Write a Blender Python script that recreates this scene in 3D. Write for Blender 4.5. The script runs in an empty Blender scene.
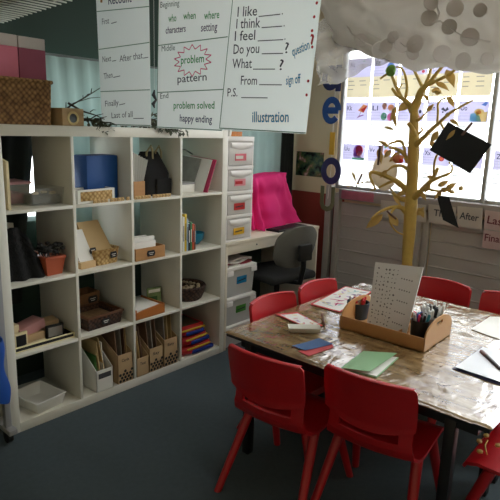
import bpy, bmesh, math, random
from mathutils import Vector, Matrix, noise
random.seed(11)
SC = bpy.context.scene
COL = SC.collection
R = math.radians
EXPOSURE = 0.28
SKY = 9.0
LAMP = 12.0
V = Vector

# ------------------------------------------------------------------ materials
def lin(c):
    return tuple((x/255/12.92) if x/255 <= .04045 else ((x/255+.055)/1.055)**2.4 for x in c) + (1.0,)
MATS = {}
def mat(name, rgb, rough=.6, var=.08, scale=8, bump=0, bscale=60, metal=0, spec=.5, trans=0, stretch=None, coat=0, alpha=1):
    if name in MATS: return MATS[name]
    m = bpy.data.materials.new(name); m.use_nodes = True
    nt = m.node_tree; N = nt.nodes; L = nt.links; b = N['Principled BSDF']
    tc = N.new('ShaderNodeTexCoord'); mp = N.new('ShaderNodeMapping'); L.new(tc.outputs['Object'], mp.inputs[0])
    if stretch: mp.inputs['Scale'].default_value = stretch
    nz = N.new('ShaderNodeTexNoise'); nz.inputs['Scale'].default_value = scale; nz.inputs['Detail'].default_value = 4
    L.new(mp.outputs[0], nz.inputs['Vector'])
    mx = N.new('ShaderNodeMix'); mx.data_type = 'RGBA'
    c = lin(rgb)
    mx.inputs[6].default_value = tuple(min(1, x*(1+var)) for x in c[:3]) + (1,)
    mx.inputs[7].default_value = tuple(x*(1-var) for x in c[:3]) + (1,)
    L.new(nz.outputs['Fac'], mx.inputs[0]); L.new(mx.outputs[2], b.inputs['Base Color'])
    b.inputs['Roughness'].default_value = rough; b.inputs['Metallic'].default_value = metal
    b.inputs['Specular IOR Level'].default_value = spec
    if coat: b.inputs['Coat Weight'].default_value = coat; b.inputs['Coat Roughness'].default_value = .1
    if bump:
        n2 = N.new('ShaderNodeTexNoise'); n2.inputs['Scale'].default_value = bscale; n2.inputs['Detail'].default_value = 3
        L.new(mp.outputs[0], n2.inputs['Vector'])
        bp = N.new('ShaderNodeBump'); bp.inputs['Strength'].default_value = bump; bp.inputs['Distance'].default_value = .01
        L.new(n2.outputs['Fac'], bp.inputs['Height']); L.new(bp.outputs[0], b.inputs['Normal'])
    out = N['Material Output']; last = b.outputs[0]
    if trans:
        t = N.new('ShaderNodeBsdfTranslucent'); gm = N.new('ShaderNodeGamma'); gm.inputs[1].default_value = .5; L.new(mx.outputs[2], gm.inputs[0]); L.new(gm.outputs[0], t.inputs[0])
        ms = N.new('ShaderNodeMixShader'); ms.inputs[0].default_value = trans
        L.new(last, ms.inputs[1]); L.new(t.outputs[0], ms.inputs[2]); last = ms.outputs[0]
    if alpha < 1:
        t = N.new('ShaderNodeBsdfTransparent')
        ms = N.new('ShaderNodeMixShader'); ms.inputs[0].default_value = alpha
        L.new(t.outputs[0], ms.inputs[1]); L.new(last, ms.inputs[2]); last = ms.outputs[0]
    L.new(last, out.inputs[0])
    MATS[name] = m
    return m

def mat_glass():
    m = bpy.data.materials.new('window_glass'); m.use_nodes = True
    nt = m.node_tree; N = nt.nodes; L = nt.links
    N.remove(N['Principled BSDF'])
    t = N.new('ShaderNodeBsdfTransparent'); g = N.new('ShaderNodeBsdfGlossy'); g.inputs['Roughness'].default_value = .03
    f = N.new('ShaderNodeFresnel'); f.inputs[0].default_value = 1.3
    nz = N.new('ShaderNodeTexNoise'); nz.inputs['Scale'].default_value = 2
    rp = N.new('ShaderNodeValToRGB'); rp.color_ramp.elements[0].color = (.93, .95, .95, 1); rp.color_ramp.elements[1].color = (.97, .98, .98, 1)
    L.new(nz.outputs['Fac'], rp.inputs[0]); L.new(rp.outputs[0], t.inputs[0])
    ms = N.new('ShaderNodeMixShader'); L.new(f.outputs[0], ms.inputs[0]); L.new(t.outputs[0], ms.inputs[1]); L.new(g.outputs[0], ms.inputs[2])
    L.new(ms.outputs[0], N['Material Output'].inputs[0])
    return m

def mat_tabletop():
    m = bpy.data.materials.new('wood_print_plastic'); m.use_nodes = True
    nt = m.node_tree; N = nt.nodes; L = nt.links; b = N['Principled BSDF']
    tc = N.new('ShaderNodeTexCoord')
    mp = N.new('ShaderNodeMapping'); mp.inputs['Scale'].default_value = (9, 2.2, 1); L.new(tc.outputs['Object'], mp.inputs[0])
    n1 = N.new('ShaderNodeTexNoise'); n1.inputs['Scale'].default_value = 2.2; n1.inputs['Detail'].default_value = 8; n1.inputs['Roughness'].default_value = .7
    L.new(mp.outputs[0], n1.inputs[0])
    rp = N.new('ShaderNodeValToRGB'); e = rp.color_ramp.elements
    e[0].position = .32; e[0].color = lin((100, 78, 50)); e[1].position = .68; e[1].color = lin((172, 148, 108))
    k = e.new(.5); k.color = lin((138, 112, 76))
    L.new(n1.outputs['Fac'], rp.inputs[0])
    br = N.new('ShaderNodeTexBrick'); br.inputs['Scale'].default_value = 1.0
    br.inputs['Color1'].default_value = (.8, .8, .8, 1); br.inputs['Color2'].default_value = (1, 1, 1, 1); br.inputs['Mortar'].default_value = (.45, .45, .45, 1)
    br.inputs['Mortar Size'].default_value = .004; br.inputs['Brick Width'].default_value = .5; br.inputs['Row Height'].default_value = .075
    mp2 = N.new('ShaderNodeMapping'); mp2.inputs['Rotation'].default_value = (0, 0, R(90)); L.new(tc.outputs['Object'], mp2.inputs[0]); L.new(mp2.outputs[0], br.inputs[0])
    mu = N.new('ShaderNodeMix'); mu.data_type = 'RGBA'; mu.blend_type = 'MULTIPLY'; mu.inputs[0].default_value = .3
    L.new(rp.outputs[0], mu.inputs[6]); L.new(br.outputs[0], mu.inputs[7]); L.new(mu.outputs[2], b.inputs['Base Color'])
    b.inputs['Roughness'].default_value = .16; b.inputs['Specular IOR Level'].default_value = .6
    b.inputs['Coat Weight'].default_value = 1; b.inputs['Coat Roughness'].default_value = .05
    mp3 = N.new('ShaderNodeMapping'); mp3.inputs['Rotation'].default_value = (0, 0, R(25)); mp3.inputs['Scale'].default_value = (2.2, 6, 1); L.new(tc.outputs['Object'], mp3.inputs[0])
    n2 = N.new('ShaderNodeTexNoise'); n2.inputs['Scale'].default_value = 2.3; n2.inputs['Detail'].default_value = 5; n2.inputs['Distortion'].default_value = 1.2
    L.new(mp3.outputs[0], n2.inputs[0])
    bp = N.new('ShaderNodeBump'); bp.inputs['Strength'].default_value = .34; bp.inputs['Distance'].default_value = .014
    L.new(n2.outputs['Fac'], bp.inputs['Height']); L.new(bp.outputs[0], b.inputs['Normal']); L.new(bp.outputs[0], b.inputs['Coat Normal'])
    return m

def mat_wicker(name, c1, c2):
    m = bpy.data.materials.new(name); m.use_nodes = True
    nt = m.node_tree; N = nt.nodes; L = nt.links; b = N['Principled BSDF']
    tc = N.new('ShaderNodeTexCoord'); mp = N.new('ShaderNodeMapping'); mp.inputs['Rotation'].default_value = (0, R(45), 0); L.new(tc.outputs['Object'], mp.inputs[0])
    ck = N.new('ShaderNodeTexVoronoi'); ck.inputs['Scale'].default_value = 52; ck.inputs['Randomness'].default_value = .35; L.new(mp.outputs[0], ck.inputs[0])
    rp = N.new('ShaderNodeValToRGB'); e = rp.color_ramp.elements; e[0].color = lin(c1); e[1].color = lin(c2); e[1].position = .75; L.new(ck.outputs['Distance'], rp.inputs[0])
    L.new(rp.outputs[0], b.inputs['Base Color']); b.inputs['Roughness'].default_value = .8
    bp = N.new('ShaderNodeBump'); bp.inputs['Strength'].default_value = .8; bp.inputs['Distance'].default_value = .006; bp.invert = True
    L.new(ck.outputs['Distance'], bp.inputs['Height']); L.new(bp.outputs[0], b.inputs['Normal'])
    return m

# ------------------------------------------------------------------ mesh builder
class MB:
    def __init__(s): s.bm = bmesh.new()
    def _add(s, b2, M=None):
        if M is not None: b2.transform(M)
        me = bpy.data.meshes.new('tmp'); b2.to_mesh(me); b2.free(); s.bm.from_mesh(me); bpy.data.meshes.remove(me)
        return s
    def box(s, x0, x1, y0, y1, z0, z1, bev=0, M=None, seg=2):
        b = bmesh.new(); bmesh.ops.create_cube(b, size=1)
        b.transform(Matrix.Translation(((x0+x1)/2, (y0+y1)/2, (z0+z1)/2)) @ Matrix.Diagonal((abs(x1-x0), abs(y1-y0), abs(z1-z0), 1)))
        if bev: bmesh.ops.bevel(b, geom=b.edges[:], offset=bev, segments=seg, affect='EDGES', profile=.5)
        return s._add(b, M)
    def tube(s, pts, r, n=8, M=None, caps=True):
        pts = [V(p) for p in pts]; b = bmesh.new(); k = len(pts)
        rr = r if isinstance(r, (list, tuple)) else [r]*k
        rings = []; prev = None
        for i, p in enumerate(pts):
            d = (pts[min(i+1, k-1)] - pts[max(i-1, 0)]).normalized()
            if prev is None:
                a = d.orthogonal().normalized()
            else:
                a = (prev - d*prev.dot(d)); a = a.normalized() if a.length > 1e-6 else d.orthogonal().normalized()
            prev = a; c = d.cross(a)
            rings.append([b.verts.new(p + (a*math.cos(2*math.pi*j/n) + c*math.sin(2*math.pi*j/n))*rr[i]) for j in range(n)])
        for i in range(k-1):
            for j in range(n): b.faces.new((rings[i][j], rings[i][(j+1) % n], rings[i+1][(j+1) % n], rings[i+1][j]))
        if caps: b.faces.new(rings[0][::-1]); b.faces.new(rings[-1])
        return s._add(b, M)
    def lathe(s, prof, n=24, M=None, sx=1, sy=1):
        b = bmesh.new(); rings = []
        for r, z in prof:
            rings.append([b.verts.new((max(r, 1e-4)*math.cos(2*math.pi*j/n)*sx, max(r, 1e-4)*math.sin(2*math.pi*j/n)*sy, z)) for j in range(n)])
        for i in range(len(prof)-1):
            for j in range(n): b.faces.new((rings[i][j], rings[i][(j+1) % n], rings[i+1][(j+1) % n], rings[i+1][j]))
        b.faces.new(rings[0][::-1]); b.faces.new(rings[-1])
        bmesh.ops.recalc_face_normals(b, faces=b.faces[:])
        return s._add(b, M)
    def prism(s, poly, d, M=None, bev=0):
        b = bmesh.new(); lo = [b.verts.new((x, y, 0)) for x, y in poly]; hi = [b.verts.new((x, y, d)) for x, y in poly]; n = len(poly)
        b.faces.new(lo[::-1]); b.faces.new(hi)
        for i in range(n): b.faces.new((lo[i], lo[(i+1) % n], hi[(i+1) % n], hi[i]))
        bmesh.ops.recalc_face_normals(b, faces=b.faces[:])
        if bev: bmesh.ops.bevel(b, geom=b.edges[:], offset=bev, segments=2, affect='EDGES', profile=.5)
        return s._add(b, M)
    def quad(s, pts, t=.001):               # thin solid sheet through points (polygon)
        pts = [V(p) for p in pts]; nrm = (pts[1]-pts[0]).cross(pts[-1]-pts[0]).normalized()*t
        b = bmesh.new(); lo = [b.verts.new(p) for p in pts]; hi = [b.verts.new(p+nrm) for p in pts]; n = len(pts)
        b.faces.new(lo[::-1]); b.faces.new(hi)
        for i in range(n): b.faces.new((lo[i], lo[(i+1) % n], hi[(i+1) % n], hi[i]))
        bmesh.ops.recalc_face_normals(b, faces=b.faces[:])
        return s._add(b)
    def grid(s, fn, nu, nv, th=0, skip=None, M=None, closeu=False):
        b = bmesh.new(); g = [[b.verts.new(fn(i/nu, j/nv)) for j in range(nv+1)] for i in range(nu if closeu else nu+1)]
        k = len(g)
        for i in range(nu):
            for j in range(nv):
                if skip and skip((i+.5)/nu, (j+.5)/nv): continue
                b.faces.new((g[i][j], g[(i+1) % k][j], g[(i+1) % k][j+1], g[i][j+1]))
        for v in [v for v in b.verts if not v.link_faces]: b.verts.remove(v)
        if th: bmesh.ops.recalc_face_normals(b, faces=b.faces[:]); bmesh.ops.solidify(b, geom=b.faces[:], thickness=th)
        return s._add(b, M)
    def ball(s, c, r, sub=2, M=None, amp=0, fr=3):
        b = bmesh.new(); bmesh.ops.create_icosphere(b, subdivisions=sub, radius=1)
        rr = r if isinstance(r, (tuple, list)) else (r, r, r)
        for v in b.verts:
            q = v.co.copy(); k = 1 + (amp*noise.noise(q*fr+V(c)*7) if amp else 0)
            v.co = V((q.x*rr[0]*k+c[0], q.y*rr[1]*k+c[1], q.z*rr[2]*k+c[2]))
        return s._add(b, M)
    def text(s, body, p0, p1, h, n, off=.0012, weight=.0):      # baseline p0->p1, cap height h, on a face with outward normal n
        me = glyphs(body, weight)
        xs = [v.co.x for v in me.vertices]
        if not xs: return s
        x0, x1 = min(xs), max(xs); p0 = V(p0); p1 = V(p1); n = V(n).normalized()
        d = p1-p0; w = d.length; d.normalize(); up = n.cross(d).normalized()
        b = bmesh.new(); b.from_mesh(me)
        for v in b.verts: v.co = p0 + d*((v.co.x-x0)/(x1-x0)*w) + up*(v.co.y/.72*h) + n*off
        return s._add(b)
    def stroke(s, p0, p1, w, n, off=.0012):
        p0 = V(p0); p1 = V(p1); n = V(n).normalized(); d = (p1-p0).normalized(); u = n.cross(d)*w/2
        b = bmesh.new(); b.faces.new([b.verts.new(q + n*off) for q in (p0-u, p1-u, p1+u, p0+u)])
        return s._add(b)
    def poly(s, pts, n, off=.0012):
        n = V(n).normalized(); b = bmesh.new(); b.faces.new([b.verts.new(V(q)+n*off) for q in pts]); return s._add(b)
    def disc(s, c, r, n, off=.0012, k=12, ry=None, u=None):
        n = V(n).normalized(); u = V(u).normalized() if u is not None else n.orthogonal().normalized(); w = n.cross(u)
        ry = ry or r
        return s.poly([V(c)+u*math.cos(2*math.pi*j/k)*r+w*math.sin(2*math.pi*j/k)*ry for j in range(k)], n, off)
    def build(s, name, m, parent=None, off=None, smooth=True, ang=40, rot=0):
        if off is not None: s.bm.transform(Matrix.Rotation(-rot, 4, 'Z') @ Matrix.Translation(-V(off)))
        me = bpy.data.meshes.new(name); s.bm.to_mesh(me); s.bm.free()
        if smooth and len(me.polygons):
            me.shade_smooth(); me.set_sharp_from_angle(angle=R(ang))
        me.materials.append(m)
        o = bpy.data.objects.new(name, me); COL.objects.link(o)
        if parent: o.parent = parent
        return o
GC = {}
def glyphs(body, weight=0):
    k = (body, weight)
    if k not in GC:
        cu = bpy.data.curves.new('t', 'FONT'); cu.body = body; cu.size = 1; cu.offset = weight; cu.resolution_u = 2
        ob = bpy.data.objects.new('t', cu); COL.objects.link(ob); bpy.context.view_layer.update()
        dg = bpy.context.evaluated_depsgraph_get()
        GC[k] = bpy.data.meshes.new_from_object(ob.evaluated_get(dg)); bpy.data.objects.remove(ob); bpy.data.curves.remove(cu)
    return GC[k]

def thing(name, label, cat, loc=(0, 0, 0), rz=0, group=None):
    o = bpy.data.objects.new(name, None); COL.objects.link(o); o.empty_display_size = .05
    o.location = loc; o.rotation_euler = (0, 0, rz); tag(o, label, cat, group); return o
def tag(o, label, cat, group=None):
    o['label'] = label; o['category'] = cat
    if group: o['group'] = group
    return o
def struct(o): o['kind'] = 'structure'; return o
def put(o, loc, rz=0): o.location = loc; o.rotation_euler = (0, 0, rz); return o
def dup(root, loc, rz, label, group=None):
    r = root.copy(); COL.objects.link(r); r.location = loc; r.rotation_euler = (0, 0, rz); r['label'] = label
    if group: r['group'] = group
    for ch in list(root.children):
        c = ch.copy(); COL.objects.link(c); c.parent = r
        for g in list(ch.children):
            d = g.copy(); COL.objects.link(d); d.parent = c
    return r
def lerp(a, b, t): return V(a).lerp(V(b), t)

# common materials
WHITE_LAM = mat('white_laminate', (226, 223, 211), .45, .03, 5)
WHITE_PL = mat('white_plastic', (232, 230, 222), .35, .03)
PAPER = mat('white_paper', (232, 230, 224), .8, .02, 12)
CHART = mat('chart_paper', (226, 233, 230), .75, .02, 6, trans=.7)
CREAM = mat('cream_card', (214, 196, 156), .8, .05)
KRAFT = mat('brown_cardboard', (190, 160, 120), .8, .07, 14)
WOOD = mat('light_wood', (186, 136, 84), .55, .14, 6, stretch=(2, 14, 14))
DWOOD = mat('dark_wood', (104, 66, 40), .55, .18, 8, stretch=(2, 14, 14))
BLACK = mat('black_plastic', (20, 20, 22), .45, .1)
INK = mat('dark_marker_ink', (58, 60, 72), .8, .02)
NAVY = mat('navy_ink', (40, 44, 92), .8, .02)
GREEN_INK = mat('green_ink', (50, 150, 76), .8, .02)
BLUE_INK = mat('blue_ink', (36, 124, 172), .8, .02)
PINK_INK = mat('pink_ink', (214, 70, 120), .8, .02)
PURPLE_INK = mat('purple_ink', (74, 58, 96), .8, .02)
RED_INK = mat('red_ink', (188, 34, 44), .8, .02)
RED_PL = mat('red_polypropylene', (176, 20, 28), .34, .06, 30, bump=.06, bscale=500, spec=.5)
BLUE = mat('blue_card', (14, 76, 146), .55, .06)
GOLD = mat('gold_painted_bark', (196, 164, 82), .55, .2, 18, bump=.5, bscale=70)
GOLDLEAF = mat('gold_painted_leaf', (196, 162, 88), .5, .16, 24, trans=.25)
CLEAR = mat('clear_plastic', (214, 216, 212), .2, .03, alpha=.16)
TERRA = mat('terracotta_plastic', (176, 84, 52), .6, .06)
GREY = mat('grey_metal', (120, 122, 122), .4, .05, metal=.6)
WICKER = mat_wicker('honey_wicker', (196, 152, 96), (92, 62, 32))
DWICKER = mat_wicker('dark_wicker', (96, 62, 42), (30, 18, 12))
GOLDWICK = mat_wicker('gold_wicker', (222, 190, 130), (140, 104, 52))
# ------------------------------------------------------------------ camera
cam = bpy.data.objects.new('camera', bpy.data.cameras.new('camera')); COL.objects.link(cam)
cam.data.sensor_width = 36; cam.data.lens = 544.5/500*36; cam.data.clip_start = .02
yaw, pit, rol = .849, -.2187, .031
fw = V((math.sin(yaw)*math.cos(pit), math.cos(yaw)*math.cos(pit), math.sin(pit))); rt = V((math.cos(yaw), -math.sin(yaw), 0)); dn = fw.cross(rt)
r2 = rt*math.cos(rol) - dn*math.sin(rol); d2 = rt*math.sin(rol) + dn*math.cos(rol)
M = Matrix((r2, -d2, -fw)).transposed().to_4x4(); M.translation = V((-1.0936, -2.4369, 1.5004)); cam.matrix_world = M
SC.camera = cam
SC.view_settings.view_transform = 'Standard'; SC.view_settings.look = 'None'; SC.view_settings.exposure = EXPOSURE; SC.view_settings.gamma = 1
SC.view_settings.use_curve_mapping = False

# ------------------------------------------------------------------ daylight
w = bpy.data.worlds.new('daylight'); SC.world = w; w.use_nodes = True
bg = w.node_tree.nodes['Background']; bg.inputs[0].default_value = (.96, .985, 1, 1); bg.inputs[1].default_value = SKY
def portal(loc, sx, sy, rot):
    l = bpy.data.lights.new('window_portal', 'AREA'); l.shape = 'RECTANGLE'; l.size = sx; l.size_y = sy; l.cycles.is_portal = True
    o = bpy.data.objects.new('window_portal', l); COL.objects.link(o); o.location = loc; o.rotation_euler = rot
portal((2.99, -2.1, 1.69), 1.36, 4.4, (0, R(90), 0))
portal((.85, .72, 1.38), 3.5, .9, (R(-90), 0, 0))

# ------------------------------------------------------------------ room shell
X0, X1, Y0, Y1, ZC = -2.6, 2.86, -4.6, .6, 2.6
m_floor = mat('blue_grey_carpet', (84, 95, 100), .95, .14, 40, bump=.5, bscale=500, spec=.1)
m_wall = mat('cream_wall_paint', (224, 208, 174), .8, .04, 3)
m_dado = mat('red_brown_dado', (146, 56, 44), .7, .1, 5)
m_dark = mat('dark_green_wall', (40, 58, 50), .85, .08, 3)
m_ceil = mat('ceiling_paint', (205, 203, 194), .9, .03, 3)
m_board = mat('grey_weatherboard', (184, 179, 176), .6, .06, 5)
m_frame = mat('window_frame_paint', (176, 176, 176), .5, .04)
GLASS = mat_glass()
struct(MB().box(X0-.1, X1+.1, Y0-.1, Y1+.1, -.1, 0).build('floor', m_floor))
struct(MB().box(X0-.1, X1+.1, Y0-.1, Y1+.1, ZC, ZC+.1).build('ceiling', m_ceil))
struct(MB().box(X0-.1, X0, Y0, Y1, 0, ZC).build('wall_left', m_wall))
b = MB(); b.box(X0, X1, Y0-.1, Y0, 0, ZC)
struct(b.build('wall_front', m_wall))
# back wall with its window opening (dark green paint)
b = MB(); b.box(X0-.1, -.9, Y1, Y1+.1, 0, ZC); b.box(2.6, X1+.1, Y1, Y1+.1, 0, ZC); b.box(-.9, 2.6, Y1, Y1+.1, 0, .93); b.box(-.9, 2.6, Y1, Y1+.1, 1.83, ZC)
struct(b.build('wall_back', m_dark))
# right wall: cream pier beside the windows, strip above, wall below the sill
WY0, WY1, WZ0, WZ1 = -4.4, .115, 1.03, 2.38
b = MB(); b.box(X1, X1+.1, WY1, Y1+.1, .975, ZC); b.box(X1, X1+.1, Y0, WY1, WZ1, ZC); b.box(X1, X1+.1, Y0-.1, WY0, 0, WZ1); b.box(X1, X1+.1, WY0, WY1, 0, WZ0)
struct(b.build('wall_right', m_wall))
struct(MB().box(X1-.004, X1+.1, .0, Y1, 0, .975).build('trim_1', m_dado))          # red dado under the picture
# weatherboards below the sill, between posts
b = MB()
for y0, y1 in ((-.66, .02), (-1.95, -.78), (-3.2, -2.07), (-4.5, -3.32)):
    z = .925
    while z > .02:
        z2 = max(z-.1, .005)
        prof = [(0, z2), (-.008, z2), (-.009, z-.012), (-.015, z-.006), (-.013, z-.001), (0, z-.001)]
        Mx = Matrix(((1, 0, 0, X1), (0, 0, 1, y0), (0, 1, 0, 0), (0, 0, 0, 1)))
        b.prism(prof, y1-y0, Mx); z -= .1
struct(b.build('trim_2', m_board, smooth=False))
b = MB()
for y in (-.72, -2.01, -3.26): b.box(X1-.035, X1, y-.05, y-.012, 0, .93); b.box(X1-.035, X1, y+.012, y+.05, 0, .93); b.box(X1-.02, X1, y-.012, y+.012, 0, .93)
b.box(X1-.05, X1, .02, .065, 0, 1.0); b.box(X1-.06, X1, .1, .15, 0, 1.06)
struct(b.build('trim_3', mat('post_paint', (180, 176, 170), .5, .04)))
struct(MB().box(X1-.05, X1+.02, WY0, .03, .95, 1.035, .004).build('trim_4', mat('sill_paint', (158, 152, 150), .5, .05)))
def window(name, plane, a0, a1, z0, z1, mull, fm, bars=()):
    f = MB(); g = MB(); t = .028
    def bx(m, p, q, r, s, d0, d1):
        if plane == 'x': m.box(X1+d0, X1+d1, p, q, r, s, .003)
        elif plane == 'back': m.box(p, q, Y1+d0, Y1+d1, r, s, .003)
        else: m.box(p, q, Y0-d1, Y0-d0, r, s, .003)
    bx(f, a0, a1, z0, z0+t, .02, .08); bx(f, a0, a1, z1-t, z1, .02, .08)
    for y in [a0+t/2, a1-t/2] + list(mull): bx(f, y-t/2, y+t/2, z0, z1, .0 if y in mull else .02, .08)
    o = struct(f.build(name, fm))
    ed = [a0] + sorted(mull) + [a1]
    for p, q in zip(ed, ed[1:]):
        g = MB(); bx(g, p+t/2, q-t/2, z0+t, z1-t, .046, .052); g.build('glass_pane', GLASS, o)
    return o
window('window_1', 'x', WY0, WY1, WZ0, WZ1, [-1.12, -2.22, -3.32], m_frame)
window('window_2', 'back', -.9, 2.6, .93, 1.83, [.1, 1.35], m_frame)

# fluorescent battens on the ceiling
m_tube = bpy.data.materials.new('lamp_diffuser'); m_tube.use_nodes = True; nt = m_tube.node_tree; nt.nodes.remove(nt.nodes['Principled BSDF']); em = nt.nodes.new('ShaderNodeEmission'); em.inputs[0].default_value = (1, .975, .95, 1); em.inputs[1].default_value = LAMP; nt.links.new(em.outputs[0], nt.nodes['Material Output'].inputs[0])
for lx, ly, lb in ((1.15, -1.0, 'white fluorescent batten on the ceiling above the tables'), (1.15, -3.2, 'white fluorescent batten on the ceiling behind the tables')):
    t = thing('ceiling_light', lb, 'light', (lx, ly, ZC)); MB().box(-.06, .06, -.62, .62, -.045, 0, .003).build('housing', WHITE_PL, t); MB().box(-.045, .045, -.6, .6, -.075, -.046, .008).build('diffuser', m_tube, t)

# curtains on the back window
m_teal = mat('pale_teal_curtain', (160, 184, 180), .85, .06, 4, trans=.2)
m_dkc = mat('dark_curtain', (30, 36, 33), .9, .1, 6)
def curtain(name, label, x0f, x1f, z0, z1, m, waves, y=.525, amp=.016):
    def fn(u, v):
        z = z0 + (z1-z0)*v; a, c = x0f(v), x1f(v); x = a + (c-a)*u
        return V((x, y + amp*math.sin(u*waves*2*math.pi + .6*v) + .004*math.sin(u*31+v*5), z))
    c = fn(.5, 0)
    o = MB().grid(fn, 90, 10, .002).build(name, m, off=(c.x, c.y, z0)); put(o, (c.x, c.y, z0)); tag(o, label, 'curtain'); return o
curtain('curtain', 'dark curtain at the left behind the white cube shelf', lambda v: -1.0, lambda v: .272+.193*v, .5, 1.865, m_dkc, 11, y=.49)
curtain('curtain', 'pale teal curtain behind the shelf and above the white desk', lambda v: .446-.07*v, lambda v: 2.64, .72, 1.865, m_teal, 22, amp=.009)
curtain('curtain', 'narrow dark curtain in the corner right of the teal one', lambda v: 2.655, lambda v: 2.8, .76, 1.9, m_dkc, 4)
o = MB().tube([(-1.05, .545, 1.872), (2.84, .545, 1.872)], .009).build('curtain_rail', GREY); tag(o, 'thin rail carrying the curtains below the dark green wall', 'curtain rail')

# slatted rack hung below the ceiling, upper left
t = thing('slatted_rack', 'pale slatted rack hanging high over the left end of the shelf', 'rack', (-.4, .1, 2.0))
m_slat = mat('pale_slat', (224, 228, 218), .5, .06)
y = .55; k = 0
while y > -.3:
    xe = .30 - .075*(.56-y)/.83
    MB().box(-1.3, xe, -.013, .013, -.003, .003, .002, M=Matrix.Translation((0, y, 2.003)) @ Matrix.Rotation(R(14), 4, 'X')).build('slat', m_slat, t, off=(-.4, .1, 2.0)); y -= .052
for x in (-1.0, -.35, .12): MB().box(x-.018, x+.018, -.3, .57, 2.012, 2.04).build('rail', m_dark, t, off=(-.4, .1, 2.0))
for x, yy in ((-1.0, .5), (-1.0, -.25), (.12, .5), (.12, -.25)): MB().tube([(x, yy, 2.03), (x, yy, ZC)], .004).build('hanging_rod', GREY, t, off=(-.4, .1, 2.0))

# picture on the cream wall
px = X1-.004
t = thing('landscape_poster', 'dark glossy forest picture on the cream wall above the red dado', 'picture', (X1, .375, 1.21))
m = bpy.data.materials.new('forest_print'); m.use_nodes = True; N = m.node_tree.nodes; L = m.node_tree.links
vz = N.new('ShaderNodeTexNoise'); vz.inputs['Scale'].default_value = 15; vz.inputs['Detail'].default_value = 5; tc = N.new('ShaderNodeTexCoord'); L.new(tc.outputs['Object'], vz.inputs[0])
rp = N.new('ShaderNodeValToRGB'); e = rp.color_ramp.elements; e[0].position = .36; e[0].color = lin((18, 24, 30)); e[1].position = .74; e[1].color = lin((240, 214, 204)); k = e.new(.47); k.color = lin((60, 86, 62)); k = e.new(.58); k.color = lin((98, 104, 62)); k = e.new(.66); k.color = lin((176, 130, 124))
L.new(vz.outputs['Fac'], rp.inputs[0]); L.new(rp.outputs[0], N['Principled BSDF'].inputs[0]); N['Principled BSDF'].inputs['Roughness'].default_value = .25
MB().box(X1-.004, X1-.001, .232, .523, 1.11, 1.32).build('print', m, t, off=(X1, .375, 1.21))
# pink strip on the sill
o = MB().box(X1-.056, X1-.05, -.3, .0, .958, 1.028, .001).build('pink_strip', mat('mottled_pink', (190, 110, 130), .8, .2, 14)); tag(o, 'thin pink strip on the sill front below the alphabet cards', 'paper')

# ------------------------------------------------------------------ cube shelf
SX0, SX1, SD, ST = -.043, 1.431, .39, 1.488
shelf = thing('cube_shelf', 'white laminate four by four open cube shelf filled with classroom supplies', 'shelf', (.69, .195, 0))
so = (.69, .195, 0)
MB().box(SX0, 0, 0, SD, 0, ST, .0015).build('side_panel', WHITE_LAM, shelf, so)
MB().box(1.388, SX1, 0, SD, 0, ST, .0015).build('side_panel', WHITE_LAM, shelf, so)
MB().box(0, 1.388, 0, SD, 1.438, ST, .0015).build('top_panel', WHITE_LAM, shelf, so)
MB().box(0, 1.388, 0, SD, 0, .05, .0015).build('base_panel', WHITE_LAM, shelf, so)
for x in (.335, .686, 1.037): MB().box(x, x+.016, .001, SD, .05, 1.438, .001).build('divider', WHITE_LAM, shelf, so)
CX = [(0, .335), (.351, .686), (.702, 1.037), (1.053, 1.388)]; CZ = [1.103, .752, .401, .05]
for c in CX:
    for z in CZ[:3]: MB().box(c[0], c[1], .001, SD, z-.016, z, .001).build('shelf_board', WHITE_LAM, shelf, so)

# ------------------------------------------------------------------ things in the shelf
def open_box(mb, w, d, h, t=.006, flare=0, floor=True):     # open tray centred on the origin, base at z=0
    def ring(s, z): return [(-w/2-s, -d/2-s, z), (w/2+s, -d/2-s, z), (w/2+s, d/2+s, z), (-w/2-s, d/2+s, z)]
    o0, o1, i1, i0 = ring(0, 0), ring(flare, h), ring(flare-t, h), ring(-t, t)
    b = bmesh.new(); vs = [[b.verts.new(p) for p in r] for r in (o0, o1, i1, i0)]
    for a, c in ((0, 1), (1, 2), (2, 3)):
        for j in range(4): b.faces.new((vs[a][j], vs[a][(j+1) % 4], vs[c][(j+1) % 4], vs[c][j]))
    b.faces.new(vs[0][::-1]); b.faces.new(vs[3]); bmesh.ops.recalc_face_normals(b, faces=b.faces[:])
    bmesh.ops.bevel(b, geom=b.edges[:], offset=min(.0015, t/4), segments=1, affect='EDGES')
    return mb._add(b)
def tagplate(parent, c, n, w=.05, h=.03):                  # black hexagonal tag with a pale scribble
    u = V((0, 0, 1)).cross(V(n)).normalized(); up = V(n).cross(u); c = V(c)
    pts = [c+u*a*w/2+up*b_*h/2 for a, b_ in ((-1, 0), (-.75, -1), (.75, -1), (1, 0), (.75, 1), (-.75, 1))]
    o = MB().quad([p+V(n)*.0005 for p in pts], .0012).build('name_tag', BLACK, parent)
    MB().stroke(c-u*w*.28+up*h*.1, c+u*w*.28+up*h*.1, h*.1, n, .0035).stroke(c-u*w*.2-up*h*.18, c+u*w*.2-up*h*.18, h*.1, n, .0035).build('tag_writing', PAPER, o)
    return o
FN = (0, -1, 0)

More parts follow.
